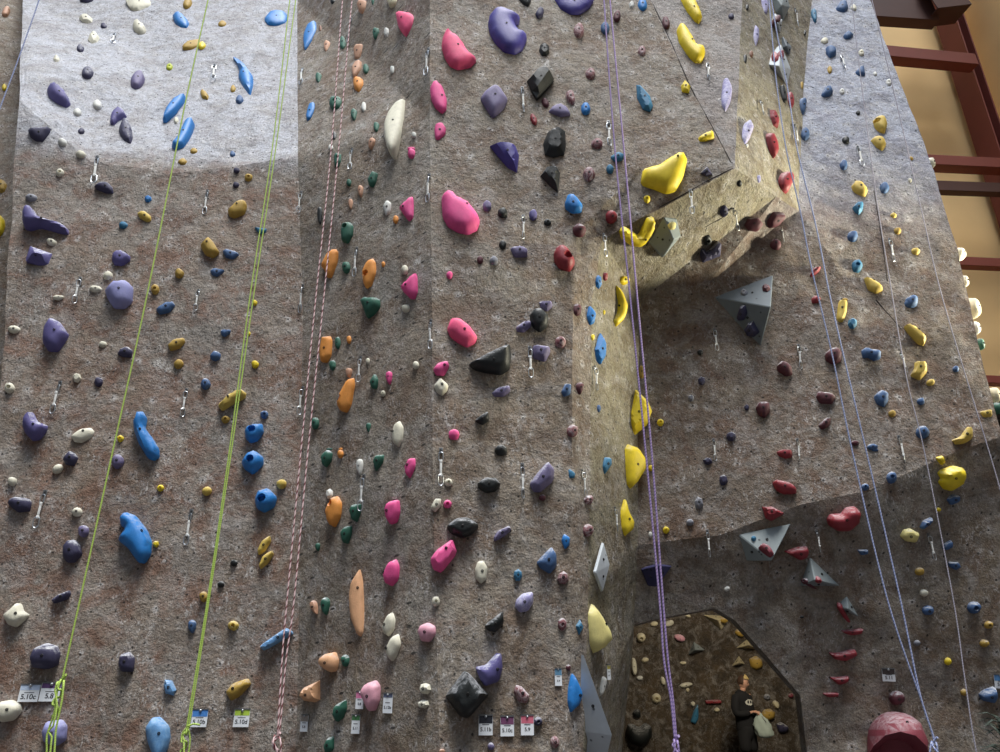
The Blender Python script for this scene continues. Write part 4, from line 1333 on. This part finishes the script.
rope('climbing_rope', 'thin pale rope hanging nearest the outer edge of the right slab', R_GREY, 6.3,
     [[(862, -40), (872, 0), (897, 105), (921, 208), (943, 300), (988, 448), (1003, 500), (1024, 580)]], .0048)
rope('climbing_rope', 'lavender rope slanting over the dark recess at the far left edge', R_LAV, 6.3,
     [[(55, -50), (39, 0), (18, 60), (0, 108), (-30, 190)]], .0065)
# ------------------------------------------------------------------ grade cards
def text_mesh(s, size):
    cu = bpy.data.curves.new('grade_text', 'FONT'); cu.body = s; cu.size = size; cu.align_x = 'CENTER'; cu.align_y = 'CENTER'; cu.extrude = .0006; cu.offset = size*.018
    o = bpy.data.objects.new('tmp_text', cu); COL.objects.link(o)
    bpy.context.view_layer.update()
    me = bpy.data.meshes.new_from_object(o.evaluated_get(bpy.context.evaluated_depsgraph_get()))
    bpy.data.objects.remove(o); bpy.data.curves.remove(cu); me.name = 'grade_text'; return me
M_CARD = plain('white_card', (226, 230, 234), .5, 0, .03)
M_INK = plain('black_ink', (22, 24, 34), .6, 0, 0)
_cm = {}
def colour_card(c):
    if c not in _cm: _cm[c] = plain('card_header_%d_%d_%d' % c, c, .5, 0, .06)
    return _cm[c]
CARDS = [ # px corners: cx, cy, w, h, header rgb, header share, text, label
 (30, 693, 18, 16, (196, 212, 236), .34, '5.10c', 'pale blue grade card beside the knot of the single lime rope, farther from it'),
 (51, 692, 18, 17, (92, 62, 110), .3, '5.8', 'purple-topped grade card partly behind the single lime rope'),
 (200, 718, 15, 16, (72, 132, 204), .42, '5.10b', 'blue-topped grade card touching the doubled lime rope'),
 (242, 718, 15, 16, (176, 206, 76), .36, '5.10d', 'lime-topped grade card under the mustard tongue hold'),
 (305.5, 723, 8.5, 15, (150, 140, 130), .4, '5.8', 'narrow grey-topped grade card under the lower pale orange block'),
 (361, 700, 9, 16, (220, 130, 170), .4, '5.8', 'pink-topped grade card half behind the pale pink lobed hold'),
 (389, 703, 10.5, 18, (96, 104, 130), .22, '5.12b', 'dark-topped grade card right of the pale pink lobed hold'),
 (357, 724, 9.5, 17, (70, 120, 76), .3, '5.11', 'green-topped grade card below the pale pink lobed hold'),
 (485.5, 725, 14, 18, (34, 38, 48), .42, '5.11b', 'black-topped grade card first of three under the dark square hold'),
 (507, 726, 13.5, 18, (112, 66, 100), .42, '5.10c', 'wine-topped grade card in the middle of three'),
 (527, 725, 13, 18, (206, 108, 128), .42, '5.9', 'rose-topped grade card beside a small dark indigo foothold'),
 (558, 677, 7, 16, (96, 140, 170), .4, '5.9', 'narrow blue-topped grade card left of the bright blue leaf hold'),
 (607, 672, 5, 14, (190, 180, 90), .3, '5.7', 'narrow yellowish grade card on the shaded pillar flank'),
 (888, 674.5, 12, 12, (70, 62, 60), .45, '5.11', 'dark-topped grade card above the huge rosy red jug'),
 (1000, 681, 12, 13, (96, 150, 204), .45, '5.10', 'blue-topped grade card above the spiky plant'),
]
for cx, cy, w, h, hc, hs, txt, lab in CARDS:
    P, Nw = hit(cx, cy); view = (EYE-P).normalized(); Nb = (Nw*.7 + view*.3).normalized()
    U, V = frame(Nb); depth = (P-EYE).dot(Vector((0, CP, SP))); ppm = F/depth
    fx = 1.0 if abs(U.x) > .7 else 1.25; W, H = w/ppm*fx, h/ppm*1.02
    root = empty('grade_card', P + Nb*.018)
    root.matrix_world = Matrix.Translation(P + Nb*.018) @ Matrix((U, V, Nb)).transposed().to_4x4()
    def slab(name, x0, x1, y0, y1, z, t, mat):
        bm = bmesh.new(); add_box(bm, Vector(((x0+x1)/2, (y0+y1)/2, z)), x1-x0, y1-y0, t)
        return link(name, bm_mesh(name, bm), mat, root)
    slab('card', -W/2, W/2, -H/2, H/2, 0, .006, M_CARD)
    slab('card_header', -W*.48, W*.48, H*(.5-hs), H*.46, .0035, .0012, colour_card(hc))
    slab('holder', -W*.52, W*.52, H*.46, H*.53, .002, .012, M_DSTEEL)
    t = link('grade_text', text_mesh(txt, min(H*.42, W*.36)), M_INK, root); t.location = (0, -H*.22, .0035)
    bm = bmesh.new(); add_box(bm, Vector((0, H*.02, .0036)), W*.5, H*.035, .001)
    link('rule_line', bm_mesh('rule_line', bm), M_INK, root)
    bm = bmesh.new(); bmesh.ops.create_uvsphere(bm, u_segments=10, v_segments=6, radius=.01*min(1.4, W/.1), matrix=Matrix.Translation((0, H*.42, .007))); link('pin', bm_mesh('pin', bm, 60), M_STEEL, root)
    tag(root, lab, 'grade card', 'route grade cards pinned to the wall')
# ------------------------------------------------------------------ building behind: beige walls and red steel
DIR = Vector((6.3, 1, 0)).normalized(); NB = Vector((DIR.y, -DIR.x, 0))     # wall line and its normal towards the viewer
W0 = Vector((9, 12, 0))
def bw(px, py, off=0): return on_plane(px, py, W0 + NB*off, NB)
def beam_between(name, a, b, depth, height, label, mat=M_RED, prof='C', parts=True):
    """A steel girt from a to b (its lower front line), channel-shaped."""
    root = empty(name, a); d = (b-a); L = d.length; x = d.normalized(); z = (Vector((0, 0, 1)) - x*x.z).normalized(); y = z.cross(x)
    root.matrix_world = Matrix.Translation(a) @ Matrix((x, y, z)).transposed().to_4x4()
    t = .02
    def b_(n, x0, x1, y0, y1, z0, z1):
        bm = bmesh.new(); add_box(bm, Vector(((x0+x1)/2, (y0+y1)/2, (z0+z1)/2)), x1-x0, y1-y0, z1-z0, None, .004); link(n, bm_mesh(n, bm), mat, root)
    b_('web', 0, L, 0, t, 0, height); b_('flange', 0, L, t, depth, 0, t); b_('flange', 0, L, t, depth, height-t, height)
    tag(root, label, 'steel beam', 'red steel frame of the hall'); return root
def flatwall(name, pts, mat, th):
    n_ = (pts[1]-pts[0]).cross(pts[2]-pts[0]).normalized()
    if n_.dot(EYE-pts[0]) < 0: n_ = -n_
    k = len(pts); vs = list(pts) + [p - n_*th for p in pts]
    fs = [tuple(range(k)), tuple(range(2*k-1, k-1, -1))] + [(i, k+i, k+(i+1) % k, (i+1) % k) for i in range(k)]
    bm = bmesh.new(); bv = [bm.verts.new(v) for v in vs]
    for f in fs: bm.faces.new([bv[i] for i in f])
    return struct(link(name, bm_mesh(name, bm), mat))
corner = bw(958, 17); corner.z = 0
cx0 = W0 + DIR*(-3.8)
flatwall('wall_back', [Vector((cx0.x, cx0.y, 4.62)), Vector((corner.x, corner.y, 4.62)), Vector((corner.x, corner.y, 17.5)), Vector((cx0.x, cx0.y, 17.5))], M_BEIGE, .25)
rw = corner + Vector((1.2, -9, 0))
flatwall('wall_right_side', [Vector((corner.x, corner.y, 0)), Vector((rw.x, rw.y, 0)), Vector((rw.x, rw.y, 17.5)), Vector((corner.x, corner.y, 17.5))], M_BEIGE, .25)
# column: an I-section standing in the corner, its web across the viewer's line
ca = bw(985, 106, .62); cw = .24; dp = .5
root = empty('steel_column', Vector((ca.x, ca.y, 0)))
root.matrix_world = Matrix.Translation(Vector((ca.x, ca.y, 0))) @ Matrix((DIR, -NB, Vector((0, 0, 1)))).transposed().to_4x4()
for nme, x0, x1, y0, y1 in (('flange', 0, .03, 0, dp), ('web', .03, cw-.03, dp*.45, dp*.55), ('flange', cw-.03, cw, 0, dp)):
    bm = bmesh.new(); add_box(bm, Vector(((x0+x1)/2, (y0+y1)/2, 8.6)), x1-x0, y1-y0, 17.2, None, .004); link(nme, bm_mesh(nme, bm), M_RED, root)
tag(root, 'red oxide steel column rising along the beige wall corner', 'steel column')
def girt(y_left, y_right, x_left, x_right, off, hpx, depth, label, mat=M_RED):
    a = bw(x_left, y_left, off); b = bw(x_right, y_right, off); b.z = a.z + (b.z-a.z)
    hh = (bw(x_left, y_left-hpx, off)-a).length
    lim = corner.x - .12
    if b.x > lim: b = a + (b-a)*((lim-a.x)/(b.x-a.x))
    return beam_between('steel_girt', a, b, depth, hh, label, mat)
girt(53, 64, 862, 979, .88, 10, .24, 'red steel girt crossing in front of the column with a cut end')
girt(163, 170, 915, 1060, .88, 9, .24, 'red steel girt at mid height, upper of a close pair')
girt(189, 194, 915, 1060, .8, 9, .16, 'darker steel girt at mid height, lower of a close pair', M_DRED)
girt(264, 269, 945, 1060, .8, 8, .16, 'red steel girt beside the pale round hold on the wall edge')
girt(382, 385, 975, 1060, .8, 7, .16, 'lowest red steel girt showing beyond the wall edge')
a = bw(850, 14, .9); b = bw(940, 20, .9)
beam_between('roof_beam', a, b, .25, (bw(850, -6, .9)-a).length, 'dark brown roof beam over the beige wall', M_DRED)
a = bw(938, 8, 1.1); b = bw(972, 4, 1.1)
beam_between('roof_bracket', a, b, .5, .7, 'dark brown bracket where column and roof beam meet', M_DRED)
# ------------------------------------------------------------------ holds that stick out past the outer edge of the right slab
def edge_hold(x, y, w, h, col, Y, label, shape='o'):
    P = node(x, y, Y); ppm = F/((P-EYE).dot(Vector((0, CP, SP))))
    Nb = Vector((.55, -.83, 0)).normalized(); U, V = frame(Nb)
    me, hf_ = dome_mesh('climbing_hold', Vector(), Nb, Nb, U, V, [((math.cos(a)*w/2/ppm*1.3), math.sin(a)*h/2/ppm) for a in [k*math.pi/7 for k in range(14)]], .5*w/ppm, 'r', .1, None, .16, 6, P)
    o = link('climbing_hold', me, hold_mat(col)); o.location = P; tag(o, label, 'climbing hold', 'holds along the outer edge of the right slab')
    b = bpy.data.objects.new('bolt', bolt_mesh()); COL.objects.link(b); b.parent = o; b.location = Nb*(.5*w/ppm*.95); b.rotation_euler = Nb.to_track_quat('Z', 'Y').to_euler()
edge_hold(959, 254, 11, 14, 'C', 6.98, 'pale round hold jutting past the wall edge beside a red girt')
edge_hold(965, 281, 6, 12, 'C', 6.95, 'thin pale hold jutting past the wall edge under the round one')
edge_hold(973, 308, 12, 22, 'c', 6.9, 'beige half-round hold jutting past the wall edge')
edge_hold(975, 328, 9, 14, 'W', 6.85, 'white hold just below the beige half-round one on the wall edge')
edge_hold(981, 344, 6, 12, 'G', 6.85, 'small green hold jutting past the wall edge')
edge_hold(931, 163, 7, 12, 'C', 7.1, 'small cream hold jutting past the wall edge beside the paired girts')
edge_hold(995, 395, 9, 16, 'c', 6.8, 'beige hold on the wall edge beside the lowest girt')
edge_hold(998, 408, 7, 12, 'G', 6.78, 'green hold lowest of those jutting past the wall edge')

# dark joints between the cement panels
M_JOINT = plain('dark_joint', (46, 38, 34), .9)
def seam(k, pts):
    out = []
    for (xa, ya), (xb, yb) in zip(pts, pts[1:]):
        m = max(2, int(math.hypot(xb-xa, yb-ya)/4))
        for i in range(m):
            t = i/m; P, Nw = hit(xa+(xb-xa)*t, ya+(yb-ya)*t)
            if P is not None: out.append(P + Nw*(-.004) + Vector((0, 0, .012*noise.noise(P*9))))
    bm = bmesh.new(); tube(bm, out, [.0075*(1+.6*noise.noise(p*5)) for p in out], 6)
    struct(link('trim_%d' % k, bm_mesh('trim_%d' % k, bm, 60), M_JOINT))
seam(1, [(652, 2), (672, 44), (690, 86), (712, 126), (733, 166)])
seam(2, [(733, 168), (700, 185), (655, 210)])
seam(3, [(874, 190), (878, 215), (882, 240), (888, 285)])
seam(4, [(876, 300), (890, 316), (904, 332)])
seam(5, [(705, 227), (722, 218), (733, 211)])
# ------------------------------------------------------------------ the person in the cave
def skin_obj(name, chains, mat, parent, sub=2, root0=True):
    """chains: lists of (point, radius) ; chains after the first start at an existing point (same coordinates)."""
    verts, rad, edges, idx = [], [], [], {}
    for ch in chains:
        prev = None
        for p, r in ch:
            key = tuple(round(c, 4) for c in p)
            if key not in idx: idx[key] = len(verts); verts.append(p); rad.append(r)
            if prev is not None and prev != idx[key]: edges.append((prev, idx[key]))
            prev = idx[key]
    me = bpy.data.meshes.new(name); me.from_pydata(verts, edges, []); me.update()
    o = link(name, me, mat, parent)
    sk = o.modifiers.new('skin', 'SKIN'); sk.use_smooth_shade = True; sk.branch_smoothing = .4
    for i, v in enumerate(me.skin_vertices[0].data):
        r = rad[i]; v.radius = (r, r) if not isinstance(r, tuple) else r; v.use_root = (i == 0)
    s = o.modifiers.new('smooth', 'SUBSURF'); s.levels = sub; s.render_levels = sub
    return o
def baked(o):
    bpy.context.view_layer.update()
    dg = bpy.context.evaluated_depsgraph_get()
    me = bpy.data.meshes.new_from_object(o.evaluated_get(dg)); mats = list(o.data.materials)
    nm = o.name
    o.modifiers.clear(); o.data = me; me.name = nm
    if not me.materials:
        for m in mats: me.materials.append(m)
    return o
M_SKIN = plain('skin', (206, 158, 134), .6, 0, .05)
M_HAIR = plain('brown_hair', (74, 52, 38), .7, 0, .15, 30)
M_BLOND = plain('blond_fringe', (204, 178, 118), .7, 0, .15, 30)
M_BLACK = plain('black_cotton', (24, 24, 28), .9, 0, .1)
M_PRINT = plain('white_print', (214, 214, 204), .8, 0, .05)
M_BAG = plain('pale_canvas', (178, 192, 184), .85, 0, .16, 7)
M_SHOE = plain('dark_shoe', (34, 32, 34), .7, 0, .1)
base = node(743, 700, 15.3); base = Vector((base.x, base.y, 0))
person = empty('person', base)
person.rotation_euler = (0, 0, math.radians(0))
tag(person, 'person in black hoodie and shorts looking down at a pale bag', 'person')
# local axes: the person faces image-right and a little towards the viewer
fx = Vector((.64, -.77, 0)).normalized(); rx = Vector((fx.y, -fx.x, 0))      # rx: the person's right hand side
def L(f, r, z): v = fx*f + rx*r; return (v.x, v.y, z)
hip = L(0, 0, .95)
body = [
 [(hip, (.15, .115)), (L(.0, 0, 1.1), (.135, .105)), (L(-.01, 0, 1.27), (.16, .115)), (L(-.02, 0, 1.4), (.155, .1)), (L(-.01, 0, 1.48), (.07, .065)), (L(.02, 0, 1.545), .052), (L(.04, 0, 1.6), (.062, .07))],
]
for s in (-1, 1):
    body.append([(L(-.02, 0, 1.4), (.155, .1)), (L(-.02, s*.17, 1.42), .07), (L(-.03, s*.21, 1.28), .052), (L(-.01, s*.225, 1.12), .042), (L(.11, s*.16, 1.13), .035), (L(.2, s*.06, 1.165), .026), (L(.23, s*.045, 1.168), (.034, .02)), (L(.262, s*.035, 1.165), (.036, .016))])
    body.append([(hip, (.15, .115)), (L(.0, s*.1, .86), .095), (L(.01, s*.105, .66), .075), (L(.02, s*.11, .5), .056), (L(-.02, s*.115, .32), .052), (L(-.02, s*.12, .1), .036), (L(.0, s*.12, .05), .042), (L(.14, s*.13, .035), .036), (L(.19, s*.133, .03), .028)])
    # four fingers and a thumb closing on the bag's mouth
    pc = L(.262, s*.035, 1.165)
    for k, (dr, ln) in enumerate(((-.024, .040), (-.008, .048), (.008, .044), (.024, .034))):
        b0 = L(.285, s*.035 + dr*.8, 1.161)
        body.append([(pc, (.036, .016)), (b0, .0095), (L(.285+ln*.7, s*.03+dr*.9, 1.147), .0085), (L(.289+ln*.75, s*.02+dr*.8, 1.147-ln*.55), .0078), (L(.277+ln*.35, s*.015+dr*.8, 1.135-ln*.6), .007)])
    body.append([(L(.23, s*.045, 1.168), (.034, .02)), (L(.235, s*.008, 1.185), .012), (L(.258, s*-.01, 1.18), .0105), (L(.283, s*-.012, 1.165), .009)])
bd = skin_obj('body', body, M_SKIN, person, 2); baked(bd)
# head as its own sculpted surface joined into the body mesh
bm = bmesh.new(); bm.from_mesh(bd.data)
hb = bmesh.new(); bmesh.ops.create_uvsphere(hb, u_segments=32, v_segments=24, radius=1)
hd = Vector((.9, -.42, -.22)).normalized()          # gaze: down towards the bag
hu = (Vector((0, 0, 1)) - hd*hd.z).normalized(); hr_ = hd.cross(hu)
hc = Vector(L(.045, 0, 1.675))
for v in hb.verts:
    x, y, z = v.co            # x forward, y side, z up
    p = Vector((x*.098, y*.076, z*.118))
    if z < -.1: p.x *= 1 - .12*(-z-.1); p.y *= 1 - .32*(-z-.1)
    if x > 0:
        if abs(z+.12) < .22 and abs(y) < .22: p.x += .026*(1-abs(z+.16)/.24 if abs(z+.16) < .24 else 0)*(1-abs(y)/.22)       # nose
        for sy in (-1, 1):
            q = ((y - sy*.36)**2 + (z-.06)**2)**.5
            if q < .2: p.x -= .012*(1-q/.2)                                                    # eye sockets
            q = ((y - sy*.95)**2)**.5
        if abs(z+.46) < .08 and abs(y) < .3: p.x += .007*math.cos((z+.46)/.08*math.pi/2) - (.006 if abs(z+.46) < .025 else 0)
        if z < -.75: p.x += .014
    v.co = hc + hd*p.x + hr_*p.y + hu*p.z
for sy in (-1, 1):       # ears
    r = bmesh.ops.create_uvsphere(hb, u_segments=10, v_segments=8, radius=1)
    for v in r['verts']:
        x, y, z = v.co; v.co = hc + hd*(x*.02-.008) + hr_*(sy*.076 + y*.011) + hu*(z*.033-.005)
hm = bpy.data.meshes.new('h'); hb.to_mesh(hm); hb.free(); bm.from_mesh(hm)
bm.to_mesh(bd.data); bm.free(); bd.data.polygons.foreach_set('use_smooth', [True]*len(bd.data.polygons))
M_EYE = plain('dark_eye', (30, 24, 22), .3, 0, 0)
for sy in (-1, 1):
    e = bmesh.new(); bmesh.ops.create_uvsphere(e, u_segments=10, v_segments=8, radius=.012)
    eo = link('eye', bm_mesh('eye', e, 60), M_EYE, person); eo.location = hc + hd*.082 + hr_*(sy*.03) + hu*.008
def cap(name, mat, test, k, grow=1.1):
    b = bmesh.new(); bmesh.ops.create_uvsphere(b, u_segments=32, v_segments=24, radius=1)
    kill = [v for v in b.verts if not test(*v.co)]
    bmesh.ops.delete(b, geom=kill, context='VERTS')
    for v in b.verts:
        x, y, z = v.co; g = grow + .03*noise.noise(Vector((x*6, y*6, z*6+k)))
        v.co = hc + hd*(x*.098*g - .004) + hr_*(y*.078*g) + hu*(z*.118*g + .004)
    r = bmesh.ops.solidify(b, geom=b.faces[:], thickness=.008)
    return link(name, bm_mesh(name, b, 60), mat, person)
cap('hair', M_HAIR, lambda x, y, z: z > -.35 and x < .25+.0*z or (z > .45 and x < .55), 1, 1.1)
f_ = cap('fringe', M_BLOND, lambda x, y, z: z > .42 and x > .1, 5, 1.24); f_['label'] = 'blond fringe swept forward'
def cloth(name, chains, mat):
    o = skin_obj(name, chains, mat, person, 2); baked(o); return o
hood = [[(L(0, 0, .74), (.19, .16)), (L(0, 0, .9), (.2, .16)), (L(.0, 0, 1.1), (.2, .16)), (L(-.01, 0, 1.27), (.205, .16)), (L(-.02, 0, 1.4), (.185, .14)), (L(-.02, 0, 1.5), (.11, .1)), (L(-.01, 0, 1.56), (.085, .085))]]
for s in (-1, 1):
    hood.append([(L(-.02, 0, 1.4), (.175, .125)), (L(-.02, s*.19, 1.41), .1), (L(-.03, s*.235, 1.28), .085), (L(-.01, s*.245, 1.12), .076), (L(.1, s*.17, 1.13), .064), (L(.185, s*.085, 1.16), .048)])
hoodie = cloth('hoodie', hood, M_BLACK)
cloth('hood', [[(L(-.07, -.09, 1.49), .045), (L(-.11, 0, 1.47), .06), (L(-.07, .09, 1.49), .045), (L(.03, .06, 1.46), .03)], [(L(-.07, -.09, 1.49), .045), (L(.03, -.06, 1.46), .03)]], M_BLACK)
sh = [[(L(0, 0, 1.04), (.17, .14)), (L(0, 0, .95), (.18, .15)), (L(0, 0, .86), (.175, .14))]]
for s in (-1, 1): sh.append([(L(0, 0, .86), (.165, .13)), (L(.0, s*.1, .76), .13), (L(.01, s*.11, .62), .12), (L(.015, s*.115, .46), .112)])
cloth('shorts', sh, M_BLACK)
for s in (-1, 1):
    cloth('shoe', [[(L(-.06, s*.12, .05), .045), (L(.02, s*.12, .055), .05), (L(.12, s*.13, .04), .045), (L(.21, s*.134, .035), .034)]], M_SHOE)
# white print on the chest: a rounded blot with two dark gaps
dgr = bpy.context.evaluated_depsgraph_get()
bvh = BVHTree.FromPolygons([v.co for v in hoodie.data.vertices], [tuple(p.vertices) for p in hoodie.data.polygons])
pc_ = Vector(L(.1, -.02, 1.335)); nrm_ = Vector(L(.86, .45, 0)).normalized(); 
nrm_ = Vector((.5, -.86, 0)).normalized(); uu = Vector((.86, .5, 0)).normalized(); vv = Vector((0, 0, 1))
def on_chest(u, v):
    o_ = Vector((0, 0, 1.33)) + nrm_*.6 + uu*(u+.015) + vv*v
    q = bvh.ray_cast(o_, -nrm_); return (q[0] + nrm_*.006) if q[0] else None
b = bmesh.new(); grid = {}
for i in range(31):
    for j in range(19):
        u = (i-15)/15*.105; v = (j-9)/9*.065
        e = (u/.1)**2 + (v/.058)**2 + .35*noise.noise(Vector((u*40, v*40, 3)))
        eye = min(((u-.028)/.02)**2 + ((v-.004)/.02)**2, ((u+.035)/.02)**2 + ((v-.004)/.02)**2)
        if e < .95 and eye > 1:
            p = on_chest(u, v)
            if p: grid[(i, j)] = b.verts.new(p)
for (i, j) in list(grid):
    q = [grid.get(k) for k in ((i, j), (i+1, j), (i+1, j+1), (i, j+1))]
    if all(q): b.faces.new(q)
bmesh.ops.delete(b, geom=[v for v in b.verts if not v.link_faces], context='VERTS')
bmesh.ops.solidify(b, geom=b.faces[:], thickness=.004)
pr = link('chest_print', bm_mesh('chest_print', b, 60), M_PRINT, hoodie)
# the bag held by its mouth
b = bmesh.new(); rings = []
mouth = Vector(L(.30, -.02, 1.135))
prof_ = [(.02, .035, .03), (-.03, .055, .04), (-.09, .11, .06), (-.13, .125, .07), (-.18, .145, .075), (-.24, .15, .08), (-.3, .155, .08), (-.35, .14, .075), (-.4, .08, .05)]
su = Vector((.96, -.28, 0)).normalized(); sv = Vector((.28, .96, 0))
for z, a, c in prof_:
    off = su*(.12*(-z))
    ring = []
    for k in range(28):
        t = 2*math.pi*k/28; w_ = 1 + .1*math.sin(5*t + z*20) + .3*noise.noise(Vector((math.cos(t)*3, math.sin(t)*3, z*12)))
        ring.append(b.verts.new(off + su*(math.cos(t)*a*w_) + sv*(math.sin(t)*c*w_) + Vector((0, 0, z))))
    rings.append(ring)
for A_, B_ in zip(rings, rings[1:]):
    for k in range(28): b.faces.new((A_[k], A_[(k+1) % 28], B_[(k+1) % 28], B_[k]))
b.faces.new(rings[0]); b.faces.new(rings[-1][::-1])
bag = link('cloth_bag', bm_mesh('cloth_bag', b, 70), M_BAG); bag.location = base + mouth
tag(bag, 'pale grey-green crumpled cloth bag hanging from the person\'s hands', 'bag')
b = bmesh.new(); tube(b, [su*.02 + Vector((0, 0, -.0)), su*.045 + sv*(-.05) + Vector((0, 0, -.06)), su*.1 - sv*.07 + Vector((0, 0, -.14))], .006)
link('drawstring', bm_mesh('drawstring', b, 60), M_DSTEEL, bag)
# ------------------------------------------------------------------ spiky plant at the foot of the right bay
pb = node(1012, 762, 6.45)
plant = empty('potted_plant', Vector((pb.x, pb.y, 0))); tag(plant, 'spiky dark green plant at the foot of the right bay', 'plant')
M_LEAF = plain('dark_green_leaf', (46, 60, 50), .7, 0, .3, 9); M_POT = plain('dark_pot', (50, 44, 42), .7); M_STEM = plain('plant_stem', (84, 70, 52), .8)
zc = pb.z
b = bmesh.new(); prev = None
for z, r in ((0, .16), (.02, .17), (.3, .21), (.34, .225), (.36, .21), (.3, .19)):
    ring = [b.verts.new((math.cos(k*math.pi/12)*r, math.sin(k*math.pi/12)*r, z)) for k in range(24)]
    if prev:
        for k in range(24): b.faces.new((prev[k], prev[(k+1) % 24], ring[(k+1) % 24], ring[k]))
    else: b.faces.new(ring[::-1])
    prev = ring
b.faces.new(prev); link('pot', bm_mesh('pot', b, 35), M_POT, plant)
b = bmesh.new(); tube(b, [Vector((0, 0, .28)), Vector((.01, 0, .7)), Vector((0, .01, zc+.2))], [.03, .028, .02]); link('stem', bm_mesh('stem', b, 50), M_STEM, plant)
b = bmesh.new(); rnd = random.Random(3)
for k in range(240):
    z0 = rnd.uniform(zc-.55, zc+.3); t = rnd.uniform(0, 2*math.pi); ln = rnd.uniform(.16, .3)*(1 - max(0, (z0-zc))*.9)
    el = rnd.uniform(-.1, .75); d = Vector((math.cos(t)*math.cos(el), math.sin(t)*math.cos(el), math.sin(el))); sd = d.cross(Vector((0, 0, 1))).normalized(); w_ = rnd.uniform(.010, .017)
    o_ = Vector((0, 0, z0)); mid = o_ + d*ln*.5 + Vector((0, 0, .02)); tip = o_ + d*ln + Vector((0, 0, -.02))
    n_ = sd.cross(d)*.003
    vs = [b.verts.new(p) for p in (o_ - sd*w_*.5, o_ + sd*w_*.5, mid - sd*w_, mid + sd*w_, tip, mid + n_*2.5)]
    b.faces.new((vs[0], vs[1], vs[5])); b.faces.new((vs[0], vs[5], vs[2])); b.faces.new((vs[1], vs[3], vs[5])); b.faces.new((vs[2], vs[5], vs[4])); b.faces.new((vs[5], vs[3], vs[4]))
link('leaves', bm_mesh('leaves', b, 30), M_LEAF, plant)
# ------------------------------------------------------------------ light
w = bpy.data.worlds.new('hall_ambient'); SC.world = w; w.use_nodes = True
bgn = w.node_tree.nodes['Background']; bgn.inputs[1].default_value = 1.0
wn = w.node_tree; tcw = wn.nodes.new('ShaderNodeTexCoord'); spw = wn.nodes.new('ShaderNodeSeparateXYZ'); wn.links.new(tcw.outputs['Generated'], spw.inputs[0])
sky = ramp(wn, spw.outputs[2], [(.45, 0), (.8, 1)])
wn.links.new(mixc(wn, sky, (.135, .13, .122, 1), (.55, .72, 1.0, 1)), bgn.inputs[0])
def lamp(name, kind, loc, target, energy, col, size=1, sizey=None, angle=None, spot=None, blend=.5):
    d = bpy.data.lights.new(name, kind); d.energy = energy; d.color = col
    if kind == 'AREA':
        d.size = size
        if sizey: d.shape = 'RECTANGLE'; d.size_y = sizey
    if kind == 'SUN': d.angle = angle
    if kind == 'SPOT': d.spot_size = spot; d.spot_blend = blend; d.shadow_soft_size = size
    o = bpy.data.objects.new(name, d); COL.objects.link(o); o.location = loc
    o.rotation_euler = (Vector(target)-Vector(loc)).to_track_quat('-Z', 'Y').to_euler(); return o
lamp('skylight_daylight', 'SUN', (0, 0, 20), Vector((0, 0, 20)) + Vector((-.09, .31, -1)), 5.0, (1, .975, .93), angle=math.radians(26))
lamp('added_warm_bounce_spot', 'SPOT', (8.2, 6.42, 5.0), (1.7, 6.7, 6.1), 3700, (1, .94, .72), .5, spot=math.radians(54), blend=.9)  # added spot, stands in for warm light bounced from the right
lamp('roof_window', 'AREA', (-.5, 2.2, 13.0), (0, 6.4, 8.6), 170, (.9, .95, 1), 6, 3)
lamp('cave_lamp', 'AREA', (4.2, 11.5, 4.3), (4.2, 14.5, 1.0), 260, (1, .88, .68), 1.2, 1.2)
vs_ = SC.view_settings; vs_.view_transform = 'Standard'; vs_.look = 'None'; vs_.gamma = 1; vs_.use_curve_mapping = False; vs_.exposure = 0
